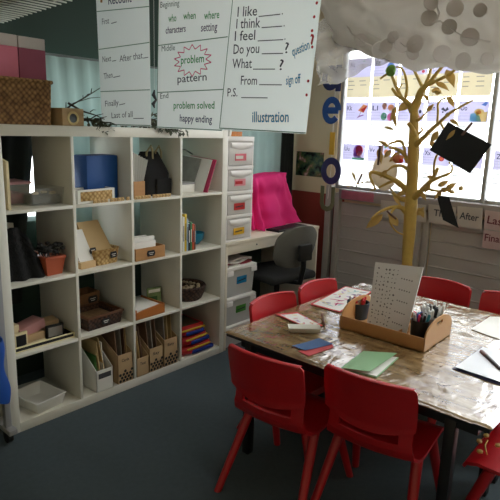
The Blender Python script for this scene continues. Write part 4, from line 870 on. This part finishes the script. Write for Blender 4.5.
pc4 = V((1.182, -1.152, 0.61)); cup('dark blue grey pot of bits at the left end of the tray', pc4, .056, .08, mat('slate_plastic', (30, 46, 60), .4))
pens(pc4, .05, .08, 9, [(6, 0), (7, 6), (6, 6)], 'short red or green marker in the dark left pot of the tray', 'markers in the left pot', .1)
# golden sprig on the chair at the bottom right corner
# ------------------------------------------------------------------ golden tree
TXX = 2.35
base = V((2.35, -.87, 0))
tree = thing('golden_tree', 'golden painted branch tree standing between the far chairs and the window', 'tree', base)
MB().lathe([(.11, 0), (.14, .22), (.145, .24), (.135, .24), (.13, .2), (0, .19)], 28).build('pot', mat('dark_pot', (60, 56, 52), .6, .1), tree, off=(0, 0, 0))
MB().ball((0, 0, .195), (.12, .12, .03), 2, amp=.3).build('gravel', mat('brown_gravel', (110, 92, 70), .9, .4, 60), tree)
def TB_(nm, pts, rad, n=8):
    pts = [V(p) for p in pts]; q = []; rr = []
    for i in range(len(pts)-1):                       # smooth (Catmull-Rom)
        a, b_, c_, d_ = pts[max(i-1, 0)], pts[i], pts[i+1], pts[min(i+2, len(pts)-1)]
        for k in range(4):
            s_ = k/4; q.append(.5*((2*b_)+(c_-a)*s_+(2*a-5*b_+4*c_-d_)*s_*s_+(3*b_-a-3*c_+d_)*s_**3)); rr.append(rad[i]+(rad[i+1]-rad[i])*s_)
    q.append(pts[-1]); rr.append(rad[-1])
    rr = [r*(1+.12*noise.noise(p*30)) for r, p in zip(rr, q)]
    MB().tube(q, rr, n).build(nm, GOLD, tree, off=base, ang=60)
TB_('trunk', [(2.35, -.87, .18), (2.35, -.855, .5), (2.35, -0.844, 0.642), (2.35, -0.837, 0.933), (2.35, -0.827, 1.201), (2.35, -0.815, 1.397), (2.35, -0.802, 1.558), (2.35, -0.794, 1.666)], [.055, .042, .036, .044, .040, .036, .030, .024], 14)
BR = [
 ([(2.35, -0.786, 1.641), (2.33, -0.817, 1.702), (2.31, -0.847, 1.762), (2.3, -0.869, 1.786)], [.026, .024, .02, .016]),
 ([(2.3, -0.864, 1.774), (2.28, -0.914, 1.819), (2.26, -0.962, 1.869), (2.24, -1.021, 1.922)], [.014, .011, .009, .006]),
 ([(2.3, -0.869, 1.786), (2.31, -0.89, 1.858), (2.32, -0.892, 1.925), (2.33, -0.879, 2.004)], [.012, .009, .008, .006]),
 ([(2.29, -0.886, 1.797), (2.25, -0.978, 1.826), (2.22, -1.061, 1.855), (2.2, -1.112, 1.896)], [.012, .009, .008, .006]),
 ([(2.3, -0.863, 1.786), (2.32, -0.805, 1.862), (2.34, -0.746, 1.946), (2.36, -0.702, 2.019)], [.010, .008, .007, .005]),
 ([(2.35, -0.78, 1.64), (2.33, -0.756, 1.697), (2.3, -0.718, 1.727), (2.28, -0.691, 1.751), (2.27, -0.664, 1.788)], [.018, .014, .011, .009, .007]),
 ([(2.3, -0.726, 1.72), (2.3, -0.675, 1.803), (2.29, -0.638, 1.878)], [.011, .009, .007]),
 ([(2.32, -0.738, 1.709), (2.34, -0.734, 1.792), (2.33, -0.717, 1.873), (2.31, -0.695, 1.915), (2.3, -0.664, 1.922)], [.009, .008, .007, .006, .005]),
 ([(2.29, -0.616, 1.879), (2.28, -0.594, 1.867), (2.27, -0.572, 1.848)], [.007, .006, .005]),
 ([(2.35, -0.817, 1.41), (2.32, -0.868, 1.457), (2.28, -0.94, 1.516), (2.25, -1.017, 1.577)], [.018, .014, .011, .009]),
 ([(2.25, -1.017, 1.577), (2.23, -1.082, 1.63), (2.21, -1.158, 1.67), (2.2, -1.222, 1.703)], [.009, .007, .006, .005]),
 ([(2.26, -0.996, 1.559), (2.27, -0.989, 1.638), (2.28, -0.98, 1.686), (2.28, -1.008, 1.716), (2.28, -1.063, 1.727)], [.007, .006, .006, .005, .004]),
 ([(2.34, -0.828, 1.488), (2.3, -0.814, 1.538), (2.28, -0.793, 1.569)], [.012, .012, .010]),
 ([(2.35, -0.835, 1.501), (2.36, -0.862, 1.528), (2.36, -0.847, 1.54)], [.006, .005, .004]),
 ([(2.35, -0.83, 1.068), (2.32, -0.889, 1.116), (2.28, -0.962, 1.184), (2.25, -1.009, 1.234), (2.24, -1.039, 1.299)], [.022, .017, .013, .010, .008]),
 ([(2.26, -0.994, 1.213), (2.23, -1.062, 1.245), (2.21, -1.13, 1.276), (2.2, -1.142, 1.313), (2.2, -1.12, 1.341)], [.010, .007, .006, .005, .004]),
 ([(2.25, -1.015, 1.247), (2.24, -1.012, 1.309), (2.22, -1.028, 1.366), (2.2, -1.058, 1.398)], [.007, .006, .006, .004]),
 ([(2.35, -0.804, 1.119), (2.3, -0.765, 1.172), (2.26, -0.725, 1.204), (2.22, -0.655, 1.233), (2.2, -0.605, 1.243), (2.19, -0.598, 1.217), (2.18, -0.631, 1.166), (2.18, -0.649, 1.135), (2.18, -0.619, 1.125)], [.022, .015, .013, .011, .009, .008, .007, .006, .004]),
 ([(2.35, -0.802, 1.065), (2.32, -0.757, 1.076), (2.3, -0.712, 1.113)], [.016, .012, .008]),
 ([(2.28, -0.744, 1.198), (2.24, -0.694, 1.169), (2.22, -0.649, 1.139)], [.008, .006, .005]),
 ([(2.35, -0.784, 1.317), (2.32, -0.757, 1.375), (2.29, -0.719, 1.4), (2.27, -0.678, 1.411)], [.014, .011, .009, .006]),
 ([(2.33, -0.768, 1.356), (2.31, -0.765, 1.415), (2.29, -0.743, 1.453), (2.27, -0.697, 1.438), (2.25, -0.666, 1.417)], [.010, .008, .007, .006, .004]),
 ([(2.35, -0.819, 0.965), (2.31, -0.79, 1.012), (2.27, -0.759, 1.019), (2.22, -0.72, 1.005), (2.18, -0.685, 0.978), (2.15, -0.653, 0.936)], [.018, .014, .011, .009, .007, .005]),
 ([(2.27, -0.766, 1.02), (2.23, -0.754, 0.981), (2.2, -0.768, 0.926), (2.22, -0.806, 0.868), (2.24, -0.856, 0.846)], [.008, .006, .005, .005, .004]),
 ([(2.3, -0.711, 1.127), (2.45, -0.553, 1.145), (2.6, -0.347, 1.134), (2.68, -0.198, 1.094), (2.72, -0.101, 1.067)], [.006, .005, .004, .004, .004]),
]
BR += [
 ([(2.35, -0.796, 1.265), (2.31, -0.763, 1.291), (2.27, -0.726, 1.289), (2.24, -0.694, 1.255)], [.012, .009, .007, .004]),
 ([(2.29, -0.938, 1.175), (2.25, -1.004, 1.158), (2.22, -1.075, 1.16), (2.2, -1.125, 1.185)], [.009, .007, .006, .004]),
 ([(2.35, -0.8, 1.577), (2.33, -0.855, 1.602), (2.3, -0.91, 1.651)], [.010, .007, .004]),
 ([(2.3, -0.718, 1.727), (2.32, -0.689, 1.779), (2.33, -0.702, 1.817)], [.007, .005, .004]),
 ([(2.25, -1.017, 1.577), (2.22, -1.06, 1.53), (2.2, -1.068, 1.482)], [.006, .005, .003])]
for p, r in BR: TB_('branch', p, [q*1.22 for q in r])
def leaf(a, c_, w_, bend=.01):
    a, c_ = V(a), V(c_); d = c_-a; s_ = d.cross(V((.73, -.6, .25))).cross(d).normalized() if False else d.cross(V((-.75, -.6, .2))).normalized()
    n_ = s_.cross(d).normalized()
    MB().grid(lambda u, v: a+d*v+s_*(w_*math.sin(math.pi*min(1, v**.8))*(2*u-1)) + n_*(bend*math.sin(v*math.pi)+.25*w_*(2*u-1)**2), 6, 8, .0025).build('leaf', GOLDLEAF, tree, off=base, ang=80)
for p0, p1, w_ in [((2.24, -1.025, 1.881), (2.22, -1.094, 1.774), .028), ((2.27, -0.958, 1.811), (2.25, -1.053, 1.76), .018), ((2.3, -0.923, 1.772), (2.28, -0.999, 1.746), .022), ((2.31, -0.869, 1.744), (2.3, -0.912, 1.694), .014), ((2.27, -1.036, 1.727), (2.26, -1.091, 1.661), .018),
                   ((2.34, -0.764, 1.703), (2.3, -0.705, 1.645), .026), ((2.3, -0.66, 1.664), (2.28, -0.713, 1.523), .014), ((2.3, -0.688, 1.676), (2.27, -0.67, 1.573), .016), ((2.27, -0.629, 1.54), (2.27, -0.718, 1.516), .01), ((2.24, -1.083, 1.59), (2.22, -1.15, 1.549), .014),
                   ((2.15, -1.155, 1.531), (2.13, -1.116, 1.472), .012), ((2.24, -1.015, 1.523), (2.22, -0.98, 1.449), .02), ((2.24, -0.971, 1.455), (2.24, -1.014, 1.408), .018), ((2.19, -0.717, 0.974), (2.17, -0.61, 0.866), .028), ((2.22, -0.817, 0.903), (2.2, -0.748, 0.977), .026), ((2.33, -0.894, 1.023), (2.33, -0.942, 0.962), .02), ((2.33, -0.892, 0.976), (2.33, -0.934, 1.034), .018),
                   ((2.25, -1.017, 1.222), (2.25, -0.969, 1.243), .014), ((2.24, -1.051, 1.188), (2.22, -1.131, 1.233), .016), ((2.22, -1.087, 1.167), (2.2, -1.051, 1.109), .016), ((2.22, -1.105, 1.181), (2.2, -1.16, 1.151), .018), ((2.2, -1.215, 1.205), (2.2, -1.2, 1.179), .014), ((2.3, -0.722, 1.087), (2.3, -0.795, 1.014), .012), ((2.26, -0.699, 1.393), (2.24, -0.664, 1.339), .016), ((2.25, -0.609, 1.395), (2.24, -0.646, 1.298), .02), ((2.3, -0.745, 1.381), (2.27, -0.687, 1.313), .02), ((2.34, -0.807, 1.133), (2.3, -0.744, 1.089), .016),
                   ((2.66, -0.174, 1.195), (2.66, -0.216, 1.12), .01), ((2.24, -0.693, 1.262), (2.22, -0.657, 1.207), .016), ((2.2, -1.125, 1.185), (2.18, -1.185, 1.221), .016), ((2.3, -0.904, 1.645), (2.28, -0.954, 1.686), .014), ((2.31, -0.906, 1.131), (2.3, -0.957, 1.079), .016), ((2.27, -0.678, 1.411), (2.25, -0.604, 1.447), .014), ((2.26, -0.99, 1.194), (2.26, -0.956, 1.133), .014)]: leaf(p0, p1, w_)
for q, r in (((2.2, -1.108, 1.171), .02), ((2.2, -1.159, 1.163), .016), ((2.28, -0.972, 1.758), .022)): MB().ball(V(q), (r, r, r*.8), 2, amp=.3).build('dried_pod', GOLDLEAF, tree, off=base)
MB().ball(V((2.29, -0.636, 1.897)), (.034, .034, .036), 2, amp=.35, fr=5).build('green_pompom', mat('green_pompom', (120, 164, 74), .95, .3, 60, bump=.8, bscale=150), tree, off=base)
# black cards and pegs on the tree
BCARD = mat('black_card', (22, 24, 25), .75, .08)
def hang_card(label, pts, name='black_card', m_=BCARD):
    P = [V(p) for p in pts]; c = P[0]; o = MB().quad(P, .0015).build(name, m_, off=c); put(o, c); tag(o, label, 'card'); return o
hang_card('large tilted black card pegged to the right branch of the golden tree', [(2.19, -1.092, 1.577), (2.12, -1.382, 1.456), (2.12, -1.282, 1.288), (2.18, -0.999, 1.407)])
hang_card('narrow black card hanging below the right branches by the word After', [(2.2, -1.065, 1.132), (2.19, -1.148, 1.132), (2.19, -1.227, 0.952), (2.2, -1.122, 0.986)])
def peg(label, p0, p1):
    p0, p1 = V(p0), V(p1); d = (p1-p0); t = thing('clothes_peg', label, 'peg', p0); n_ = V((-.75, -.6, 0)).normalized()
    for s_ in (-1, 1): MB().tube([p0+n_*.004*s_, lerp(p0, p1, .5)+n_*.005*s_, p1+n_*.008*s_], [.006, .007, .005], 6).build('peg_half', mat('brown_peg_wood', (92, 64, 52), .6, .1), t, off=p0)
peg('wooden peg clipping the large black card on its upper edge', (2.12, -1.26, 1.572), (2.12, -1.211, 1.503))
peg('wooden peg on the low left branch of the golden tree', (2.2, -0.739, 0.996), (2.21, -0.804, 0.949))
peg('wooden peg standing on the window sill left of the cream paper disc', (2.7, -0.241, 1.182), (2.7, -0.196, 1.077))
peg('wooden peg holding the cream paper disc on the left branch', (2.19, -0.654, 1.423), (2.19, -0.651, 1.293))
c = V((2.3, -0.641, 1.236)); o = MB().grid(lambda u, v: c+V((.02*math.sin(v*3), 0, 0))+(V((2.3, -0.737, 1.243))-c)*(1+.06*math.sin(4*u*6.28))*v*math.cos(u*2*math.pi)+(V((2.3, -0.63, 1.356))-c)*v*math.sin(u*2*math.pi), 28, 5, .0015, closeu=True).build('paper_disc', mat('cream_tissue', (214, 196, 166), .8, .08, 14, trans=.5), off=c); put(o, c); tag(o, 'crumpled cream paper disc hanging on the left branch in front of the window', 'paper decoration')
c = V((2.22, -0.775, 1.339)); o = MB().ball(c, (.035, .035, .03), 2, amp=.4).build('orange_flower', mat('burnt_orange_paper', (190, 110, 70), .7, .25, 20), off=c); put(o, c); tag(o, 'small burnt orange paper flower on the left branch by the trunk', 'paper flower')
c = V((2.2, -0.807, 1.329)); o = MB().ball(c, (.014, .014, .014), 2, amp=.3).build('red_berry', mat('red_berry', (210, 30, 40), .4, .1), off=c); put(o, c); tag(o, 'small red berry beside the orange flower on the left branch', 'berry')
# golden sprig hanging over the corner chair
c = V((.80, -1.93, .40)); t = thing('golden_sprig', 'small golden leaf sprig lying on the corner chair seat at the bottom right', 'sprig', (.83, -1.925, .362))
MB().tube([(0, 0, .006), (.03, .02, .02), (.06, .02, .03)], .003, 6).build('stem', GOLD, t)
for d in ((-.02, .02, .02), (.03, .04, .03), (.05, -.02, .03), (.07, .03, .04)): MB().ball(d, (.014, .012, .008), 1, amp=.3).build('leaf', GOLDLEAF, t)

# ------------------------------------------------------------------ paper cloud above the table
CLD = mat('cloud_film', (184, 177, 166), .6, .14, 7, bump=.8, bscale=10, trans=.6)
CLS = mat('clear_cloud_film', (176, 168, 156), .35, .12, 9, bump=.5, bscale=20, trans=.4, alpha=.4)
DSC = mat('grey_tissue_circle', (180, 172, 162), .85, .06, 10, trans=.72)
cl = thing('paper_cloud', 'large grey translucent paper cloud with hanging circles above the table', 'cloud', (1.85, -1.4, 2.0)); co = V((1.85, -1.4, 2.0))
b = MB()
for x, y, z, rx, ry, rz_ in ((1.85, -1.05, 2.14, .30, .36, .24), (1.8, -.8, 2.2, .26, .3, .22), (1.85, -1.45, 2.12, .34, .36, .255), (1.9, -1.8, 2.13, .34, .4, .26), (1.8, -2.15, 2.17, .3, .36, .25), (1.8, -1.3, 2.3, .4, .6, .24), (1.85, -1.9, 2.33, .4, .5, .24), (1.75, -.72, 2.34, .3, .26, .2)):
    b.ball((x, y, z-.045), (rx, ry, rz_), 4, amp=.3, fr=2.6)
o = b.build('cloud_body', CLD, cl, off=co, ang=80); rm = o.modifiers.new('merge', 'REMESH'); rm.mode = 'VOXEL'; rm.voxel_size = .022; rm.use_smooth_shade = True
P = [V(p) for p in ((1.75, -0.436, 1.768), (1.75, -0.632, 1.796), (1.75, -0.803, 1.866), (1.75, -0.97, 1.909))]; Q = [V(p) for p in ((1.72, -0.399, 2.088), (1.72, -0.615, 2.254), (1.72, -0.83, 2.302), (1.72, -1.005, 2.277))]
def shf(u, v):
    k = u*3; i = min(int(k), 2); f = k-i; a, c_ = lerp(P[i], P[i+1], f), lerp(Q[i], Q[i+1], f); q = lerp(a, c_, v); return q+V((.03*math.sin(u*9+v*7)+.02*math.sin(v*17+u*3), 0, .008*math.sin(u*23)))
MB().grid(shf, 40, 24, .001).build('loose_film', CLS, cl, off=co, ang=80)
MB().tube([(1.85, -1.0, 2.3), (1.85, -1.0, ZC)], .002, 5).build('thread', PAPER, cl, off=co); MB().tube([(1.85, -1.9, 2.4), (1.85, -1.9, ZC)], .002, 5).build('thread', PAPER, cl, off=co)

for i, q in enumerate(((1.56, -0.835, 1.976), (1.5, -0.986, 1.909), (1.5, -1.052, 1.965), (1.47, -1.12, 1.919), (1.49, -1.023, 1.924), (1.47, -1.187, 1.919), (1.49, -1.171, 1.877), (1.46, -1.249, 2.027), (1.46, -1.349, 1.979), (1.5, -1.434, 1.934), (1.5, -1.521, 1.835), (1.49, -1.418, 1.831), (1.44, -1.261, 2.087), (1.47, -1.325, 1.865), (1.44, -1.488, 2.032), (1.42, -1.384, 2.048))):
    r = (.034, .042, .03, .038)[i % 4]; n_ = V((-.8, -.6+.3*math.sin(i), .25*math.cos(i*2))).normalized(); c = V(q)
    b = bmesh.new(); bmesh.ops.create_cone(b, segments=20, radius1=r, radius2=r*.96, depth=.006, cap_ends=True)
    b.transform(Matrix.Translation(c-co) @ n_.to_track_quat('Z', 'Y').to_matrix().to_4x4()); m_ = MB(); m_._add(b); m_.build('paper_circle', DSC, cl)
for pts in ([(1.6, -0.653, 2.161), (1.58, -0.716, 2.08), (1.56, -0.778, 2.011), (1.54, -0.854, 1.967), (1.52, -0.927, 1.935), (1.49, -0.997, 1.907)], [(1.45, -1.282, 2.078), (1.45, -1.3, 2.042), (1.45, -1.293, 2.012), (1.45, -1.261, 1.998), (1.45, -1.308, 2.007), (1.45, -1.344, 1.978)], [(1.45, -1.354, 1.973), (1.46, -1.413, 1.935), (1.47, -1.483, 1.914), (1.47, -1.536, 1.902)], [(1.48, -1.062, 1.966), (1.46, -1.141, 1.912), (1.46, -1.196, 1.917)]):
    MB().tube(pts, .0035, 6).build('ribbon', DSC, cl, off=co)

# ------------------------------------------------------------------ alphabet cards on the window
LAV = mat('lavender_print', (196, 192, 218), .7, .03, 6, trans=.42)
CRD = mat('backlit_card', (236, 228, 204), .8, .02, 6, trans=.32); CRD2 = mat('backlit_white_card', (240, 240, 240), .8, .02, 6, trans=.52)
XC = 2.893
HUES = {'red': (206, 40, 44), 'orange': (224, 120, 50), 'brown': (110, 66, 40), 'green': (50, 130, 70), 'pink': (226, 70, 110), 'blue': (60, 110, 200), 'yellow': (236, 200, 80), 'black': (30, 30, 40), 'white': (240, 240, 240), 'purple': (96, 46, 110), 'grey': (120, 116, 124), 'teal': (120, 190, 210), 'skin': (226, 170, 140)}
def alpha_card(L_, label, col, row, art, pane=0):
    y0 = (.069 - .2345*col) if pane == 0 else (-1.155-.2345*col)
    w_ = .214; zt_ = (2.075, 1.738, 1.407)[row]; hb = (.142, .145, .132)[row]; ht = (.16, .17, .19)[row]
    t = thing('alphabet_card', label, 'card', (XC, y0-w_/2, zt_-hb-ht), 0, 'alphabet cards on the window'); oc = (XC, y0-w_/2, zt_-hb-ht)
    MB().box(XC, XC+.0012, y0-w_, y0, zt_-hb-ht, zt_-hb).build('text_panel', CRD if row == 0 else CRD2, t, off=oc)
    p = MB().box(XC-.0012, XC, y0-w_, y0, zt_-hb, zt_).build('picture_panel', LAV, t, off=oc)
    n_ = (-1, 0, 0)
    def at(u, v): return V((XC-.0012, y0-w_*u, zt_-hb+hb*v))
    MB().text(L_, at(.08, .56), at(.3, .56), hb*.26, n_, .001, .01).build('lettering', NAVY, p, off=oc)
    b = MB()
    for v in (.14, .3, .44): b.stroke(at(.05, v), at(.42, v), .0012, n_, .0008)
    b.build('guide_lines', mat('guide_line_ink', (120, 110, 150), .8), p, off=oc)
    by = {}
    for s_ in art: by.setdefault(s_[0], []).append(s_)
    for kcol, ss in by.items():
        b = MB()
        for s_ in ss:
            if s_[1] == 'd': b.disc(at(s_[2], s_[3]), s_[4]*w_, n_, .001+.0002*art.index(s_), 14, ry=s_[5]*w_, u=(0, -1, 0))
            else: b.poly([at(u, v) for u, v in s_[2]], n_, .001+.0002*art.index(s_))
        b.build('drawing', mat('print_'+kcol, HUES[kcol], .7, .05, trans=.8), p, off=oc)
    b = MB(); rnd = random.Random(L_)
    for k in range(3):
        z = zt_-hb-.03-.032*k; yy = y0-.012
        for j in range(rnd.randint(1, 2) if k else 2):
            l_ = rnd.uniform(.03, .06); b.stroke((XC, yy, z), (XC, yy-l_, z), .006, n_, .0008); yy -= l_+.05
    b.build('pencil_writing', mat('faint_pencil', (170, 168, 170), .8), t, off=oc)
    return t
Dk = 'd'; Po = 'p'
alpha_card('Aa', 'alphabet card A at the top left of the window partly behind the cloud film', 0, 0, [('grey', Dk, .62, .55, .1, .1), ('green', Dk, .68, .85, .04, .03)])
alpha_card('Bb', 'alphabet card B in the top row behind the green pompom', 1, 0, [('blue', Dk, .68, .5, .14, .12), ('yellow', Dk, .68, .5, .05, .05)])
alpha_card('Cc', 'alphabet card C in the top row with a red and white clown drawing', 2, 0, [('red', Dk, .68, .35, .12, .1), ('white', Dk, .68, .5, .08, .06), ('black', Dk, .8, .75, .07, .04), ('skin', Dk, .66, .62, .06, .06), ('red', Dk, .55, .15, .06, .05), ('red', Dk, .84, .14, .06, .05)])
alpha_card('Dd', 'alphabet card D in the top row between the clown card and the elephant card', 3, 0, [('green', Dk, .66, .4, .1, .1), ('yellow', Dk, .75, .6, .06, .04)])
alpha_card('Ee', 'alphabet card E in the top row with a dark elephant drawing', 4, 0, [('brown', Dk, .7, .3, .14, .09), ('black', Dk, .56, .34, .06, .07), ('grey', Dk, .7, .25, .06, .04), ('black', Dk, .88, .3, .05, .06), ('white', Dk, .5, .08, .04, .04)])
alpha_card('Kk', 'alphabet card K at the left of the middle row with an orange kite drawing', 0, 1, [('orange', Po, [(.55, .55), (.78, .88), (.95, .8), (.8, .42)]), ('red', Po, [(.68, .6), (.95, .8), (.8, .42)]), ('purple', Po, [(.52, .12), (.6, .26), (.8, .34), (.82, .28), (.64, .2)]), ('brown', Po, [(.68, .48), (.7, .48), (.62, .2), (.6, .2)])])
alpha_card('Ll', 'alphabet card L in the middle row with a boy and girl drawing', 1, 1, [('green', Dk, .56, .24, .12, .14), ('pink', Dk, .82, .22, .12, .14), ('brown', Dk, .56, .8, .1, .1), ('orange', Dk, .82, .72, .12, .1), ('skin', Dk, .57, .7, .08, .08), ('skin', Dk, .8, .62, .07, .07), ('white', Dk, .6, .3, .04, .05)])
alpha_card('Mm', 'alphabet card M in the middle row hidden partly by the golden trunk', 2, 1, [('black', Dk, .86, .5, .05, .06), ('orange', Dk, .8, .25, .06, .05), ('grey', Dk, .65, .4, .07, .06)])
alpha_card('Nn', 'alphabet card N in the middle row with small black bird shapes', 3, 1, [('black', Po, [(.5, .62), (.58, .72), (.66, .6), (.72, .74), (.78, .6), (.66, .5)]), ('black', Po, [(.66, .36), (.74, .48), (.84, .3), (.76, .22)]), ('black', Dk, .58, .48, .03, .03)])
alpha_card('Oo', 'alphabet card O in the middle row with a sunset drawing', 4, 1, [('teal', Po, [(.42, .04), (.42, .4), (.7, .5), (.7, .04)]), ('yellow', Po, [(.66, .04), (.6, .44), (.96, .5), (.96, .04)]), ('yellow', Dk, .7, .5, .16, .1), ('orange', Dk, .68, .48, .09, .06), ('teal', Po, [(.42, .04), (.42, .36), (.72, .32), (.8, .04)]), ('blue', Po, [(.74, .82), (.88, .96), (.96, .92), (.88, .76)])])
alpha_card('Uu', 'alphabet card U at the left of the bottom row with a red umbrella drawing', 0, 2, [('purple', Dk, .68, .56, .2, .24), ('red', Dk, .74, .6, .16, .2), ('white', Dk, .78, .38, .12, .12), ('purple', Dk, .56, .34, .08, .1), ('green', Po, [(.45, .04), (.45, .16), (.97, .16), (.97, .04)]), ('grey', Dk, .7, .2, .16, .04)])
alpha_card('Vv', 'alphabet card V in the bottom row with a small orange and brown drawing', 1, 2, [('brown', Po, [(.48, .0), (.52, .95), (.64, .95), (.62, .0)]), ('orange', Dk, .78, .6, .1, .1), ('green', Dk, .74, .9, .05, .05), ('grey', Dk, .78, .25, .08, .1)])
alpha_card('Ww', 'alphabet card W in the bottom row beside the golden trunk', 2, 2, [('grey', Dk, .6, .4, .08, .08), ('black', Dk, .75, .6, .05, .04)])
alpha_card('Xx', 'alphabet card X in the bottom row just right of the golden trunk', 3, 2, [('red', Dk, .7, .4, .1, .09), ('yellow', Dk, .7, .4, .05, .05)])
alpha_card('Yy', 'alphabet card Y in the bottom row mostly hidden by the large black card', 4, 2, [('orange', Dk, .7, .4, .12, .1), ('yellow', Dk, .75, .2, .08, .05)])
alpha_card('Ff', 'alphabet card F at the right edge beyond the window mullion, top row', 0, 0, [('orange', Dk, .7, .4, .1, .1)], 1)
alpha_card('Pp', 'alphabet card P at the right edge beyond the window mullion, middle row', 0, 1, [('red', Dk, .7, .4, .1, .1)], 1)
alpha_card('Zz', 'alphabet card Z at the right edge beyond the window mullion, bottom row', 0, 2, [('black', Dk, .7, .4, .1, .06)], 1)

# ------------------------------------------------------------------ time word cards below the sill
XW = 2.803
def word_card(label, pts, word=None, tp=None, h=.05, ink=INK, m_=None):
    P = [V(p) for p in pts]; c = (P[0]+P[1]+P[2]+P[3])/4; o = MB().quad([P[3], P[2], P[1], P[0]], .0012).build('word_card', m_ or mat('laminated_white_card', (196, 190, 184), .35, .03), off=c); put(o, c); tag(o, label, 'card')
    if word: MB().text(word, tp[0], tp[1], h, CN, .003, .012).build('lettering', ink, o, off=c)
word_card('wordless pale card on the wall behind the golden trunk', [(2.8, -0.37, 0.984), (2.8, -0.742, 0.987), (2.8, -0.756, 0.857), (2.8, -0.382, 0.85)])
word_card('word card reading Then partly hidden by the narrow black card', [(2.8, -0.761, 0.997), (2.8, -0.967, 0.995), (2.8, -0.983, 0.855), (2.8, -0.775, 0.859)], 'Then', ((2.8, -0.808, 0.916), (2.8, -0.947, 0.916)), .05)
word_card('word card reading After below the window sill', [(2.8, -0.977, 1.006), (2.8, -1.155, 1.01), (2.8, -1.166, 0.863), (2.8, -0.993, 0.86)], 'After', ((2.8, -1.001, 0.919), (2.8, -1.135, 0.917)), .05)
PKC2 = mat('laminated_pinkish_card', (200, 176, 176), .35, .03); DR = mat('dark_red_ink', (110, 44, 56), .8)
word_card('pinkish word card reading Last at the right edge', [(2.8, -1.17, 1.001), (2.8, -1.367, 0.997), (2.8, -1.377, 0.869), (2.8, -1.179, 0.872)], 'Last', ((2.8, -1.194, 0.913), (2.8, -1.321, 0.906)), .055, DR, PKC2)
word_card('pinkish word card reading Finally under the Last card', [(2.8, -1.176, 0.864), (2.8, -1.378, 0.862), (2.8, -1.381, 0.738), (2.8, -1.181, 0.736)], 'Finally', ((2.8, -1.192, 0.788), (2.8, -1.348, 0.789)), .052, DR, PKC2)

# ------------------------------------------------------------------ hanging vowels
XV = 2.6
def vowel(ch_, label, p0, p1, h, m_, rot=None):
    c = (V(p0)+V(p1))/2; b = MB(); b.text(ch_, p0, p1, h, CN, 0, .02)
    bmesh.ops.solidify(b.bm, geom=b.bm.faces[:], thickness=.006); o = b.build('letter_cutout', m_, off=c); put(o, c); tag(o, label, 'letter')
    return o
VN, VB, VY, VG = mat('navy_glitter_card', (40, 46, 100), .45, .25, 60), mat('blue_glitter_card', (34, 84, 160), .45, .2, 60), mat('yellow_card', (216, 172, 50), .6, .06), mat('olive_green_card', (98, 104, 70), .7, .1)
def strip_letter(label, pts_list, r, m_, c):
    b = MB()
    for pts in pts_list: b.tube(pts, r, 8)
    for v in b.bm.verts: v.co.x *= .25
    o = b.build('letter_cutout', m_); put(o, c); tag(o, label, 'letter'); return o
def arc(cy, cz, ry, rz_, a0, a1, n=20): return [(0, -(cy+ry*math.cos(R(a0+(a1-a0)*k/n))), cz+rz_*math.sin(R(a0+(a1-a0)*k/n))) for k in range(n+1)]
strip_letter('navy letter a at the top of the hanging vowels beside the window', [arc(-.01, 0, .058, .07, 0, 360), [(0, -.062, .095), (0, -.062, -.1)]], .025, VN, V((2.6, 0.026, 1.903)))
strip_letter('blue letter e hanging below the navy a', [arc(0, 0, .062, .08, 0, 320), [(0, .06, 0), (0, -.062, 0)]], .025, VB, V((2.6, 0.012, 1.66)))
o = MB().box(2.597, 2.603, -.035, .012, 1.32, 1.495, .002).build('letter_cutout', VY, off=(2.6, -.01, 1.4)); put(o, (2.6, -.01, 1.4)); tag(o, 'yellow bar shaped letter i hanging between the e and the o', 'letter')
c = V((2.6, -0.018, 1.193)); o = MB().grid(lambda u, v: c+V((.004*math.sin(v*2*math.pi), -(.069+.026*math.cos(v*2*math.pi))*math.sin(u*2*math.pi), (.08+.027*math.cos(v*2*math.pi))*math.cos(u*2*math.pi))), 36, 8, 0, closeu=True).build('letter_cutout', VN, off=c); put(o, c); tag(o, 'navy ring letter o hanging below the yellow bar', 'letter')
c = V((2.6, 0.003, 0.959)); k = [(-.068, .11), (-.068, -.03), (-.05, -.075), (0, -.095), (.05, -.075), (.068, -.03), (.068, .11), (.036, .11), (.036, -.02), (.025, -.045), (0, -.055), (-.025, -.045), (-.036, -.02), (-.036, .11)]
o = MB().prism(k, .006, Matrix(((0, 0, 1, 0), (-1, 0, 0, 0), (0, 1, 0, 0), (0, 0, 0, 1)))).build('letter_cutout', VG, smooth=False); put(o, c); tag(o, 'olive green letter u at the bottom of the hanging vowels', 'letter')
o = MB().tube([(2.605, -.0, ZC), (2.605, -.01, 1.5), (2.605, -.015, 1.25), (2.605, .0, .97)], .0025, 6).build('string_line', PAPER, off=(2.605, 0, 1.0)); put(o, (2.605, 0, 1.0)); tag(o, 'white cord the five vowels hang on beside the window', 'cord')
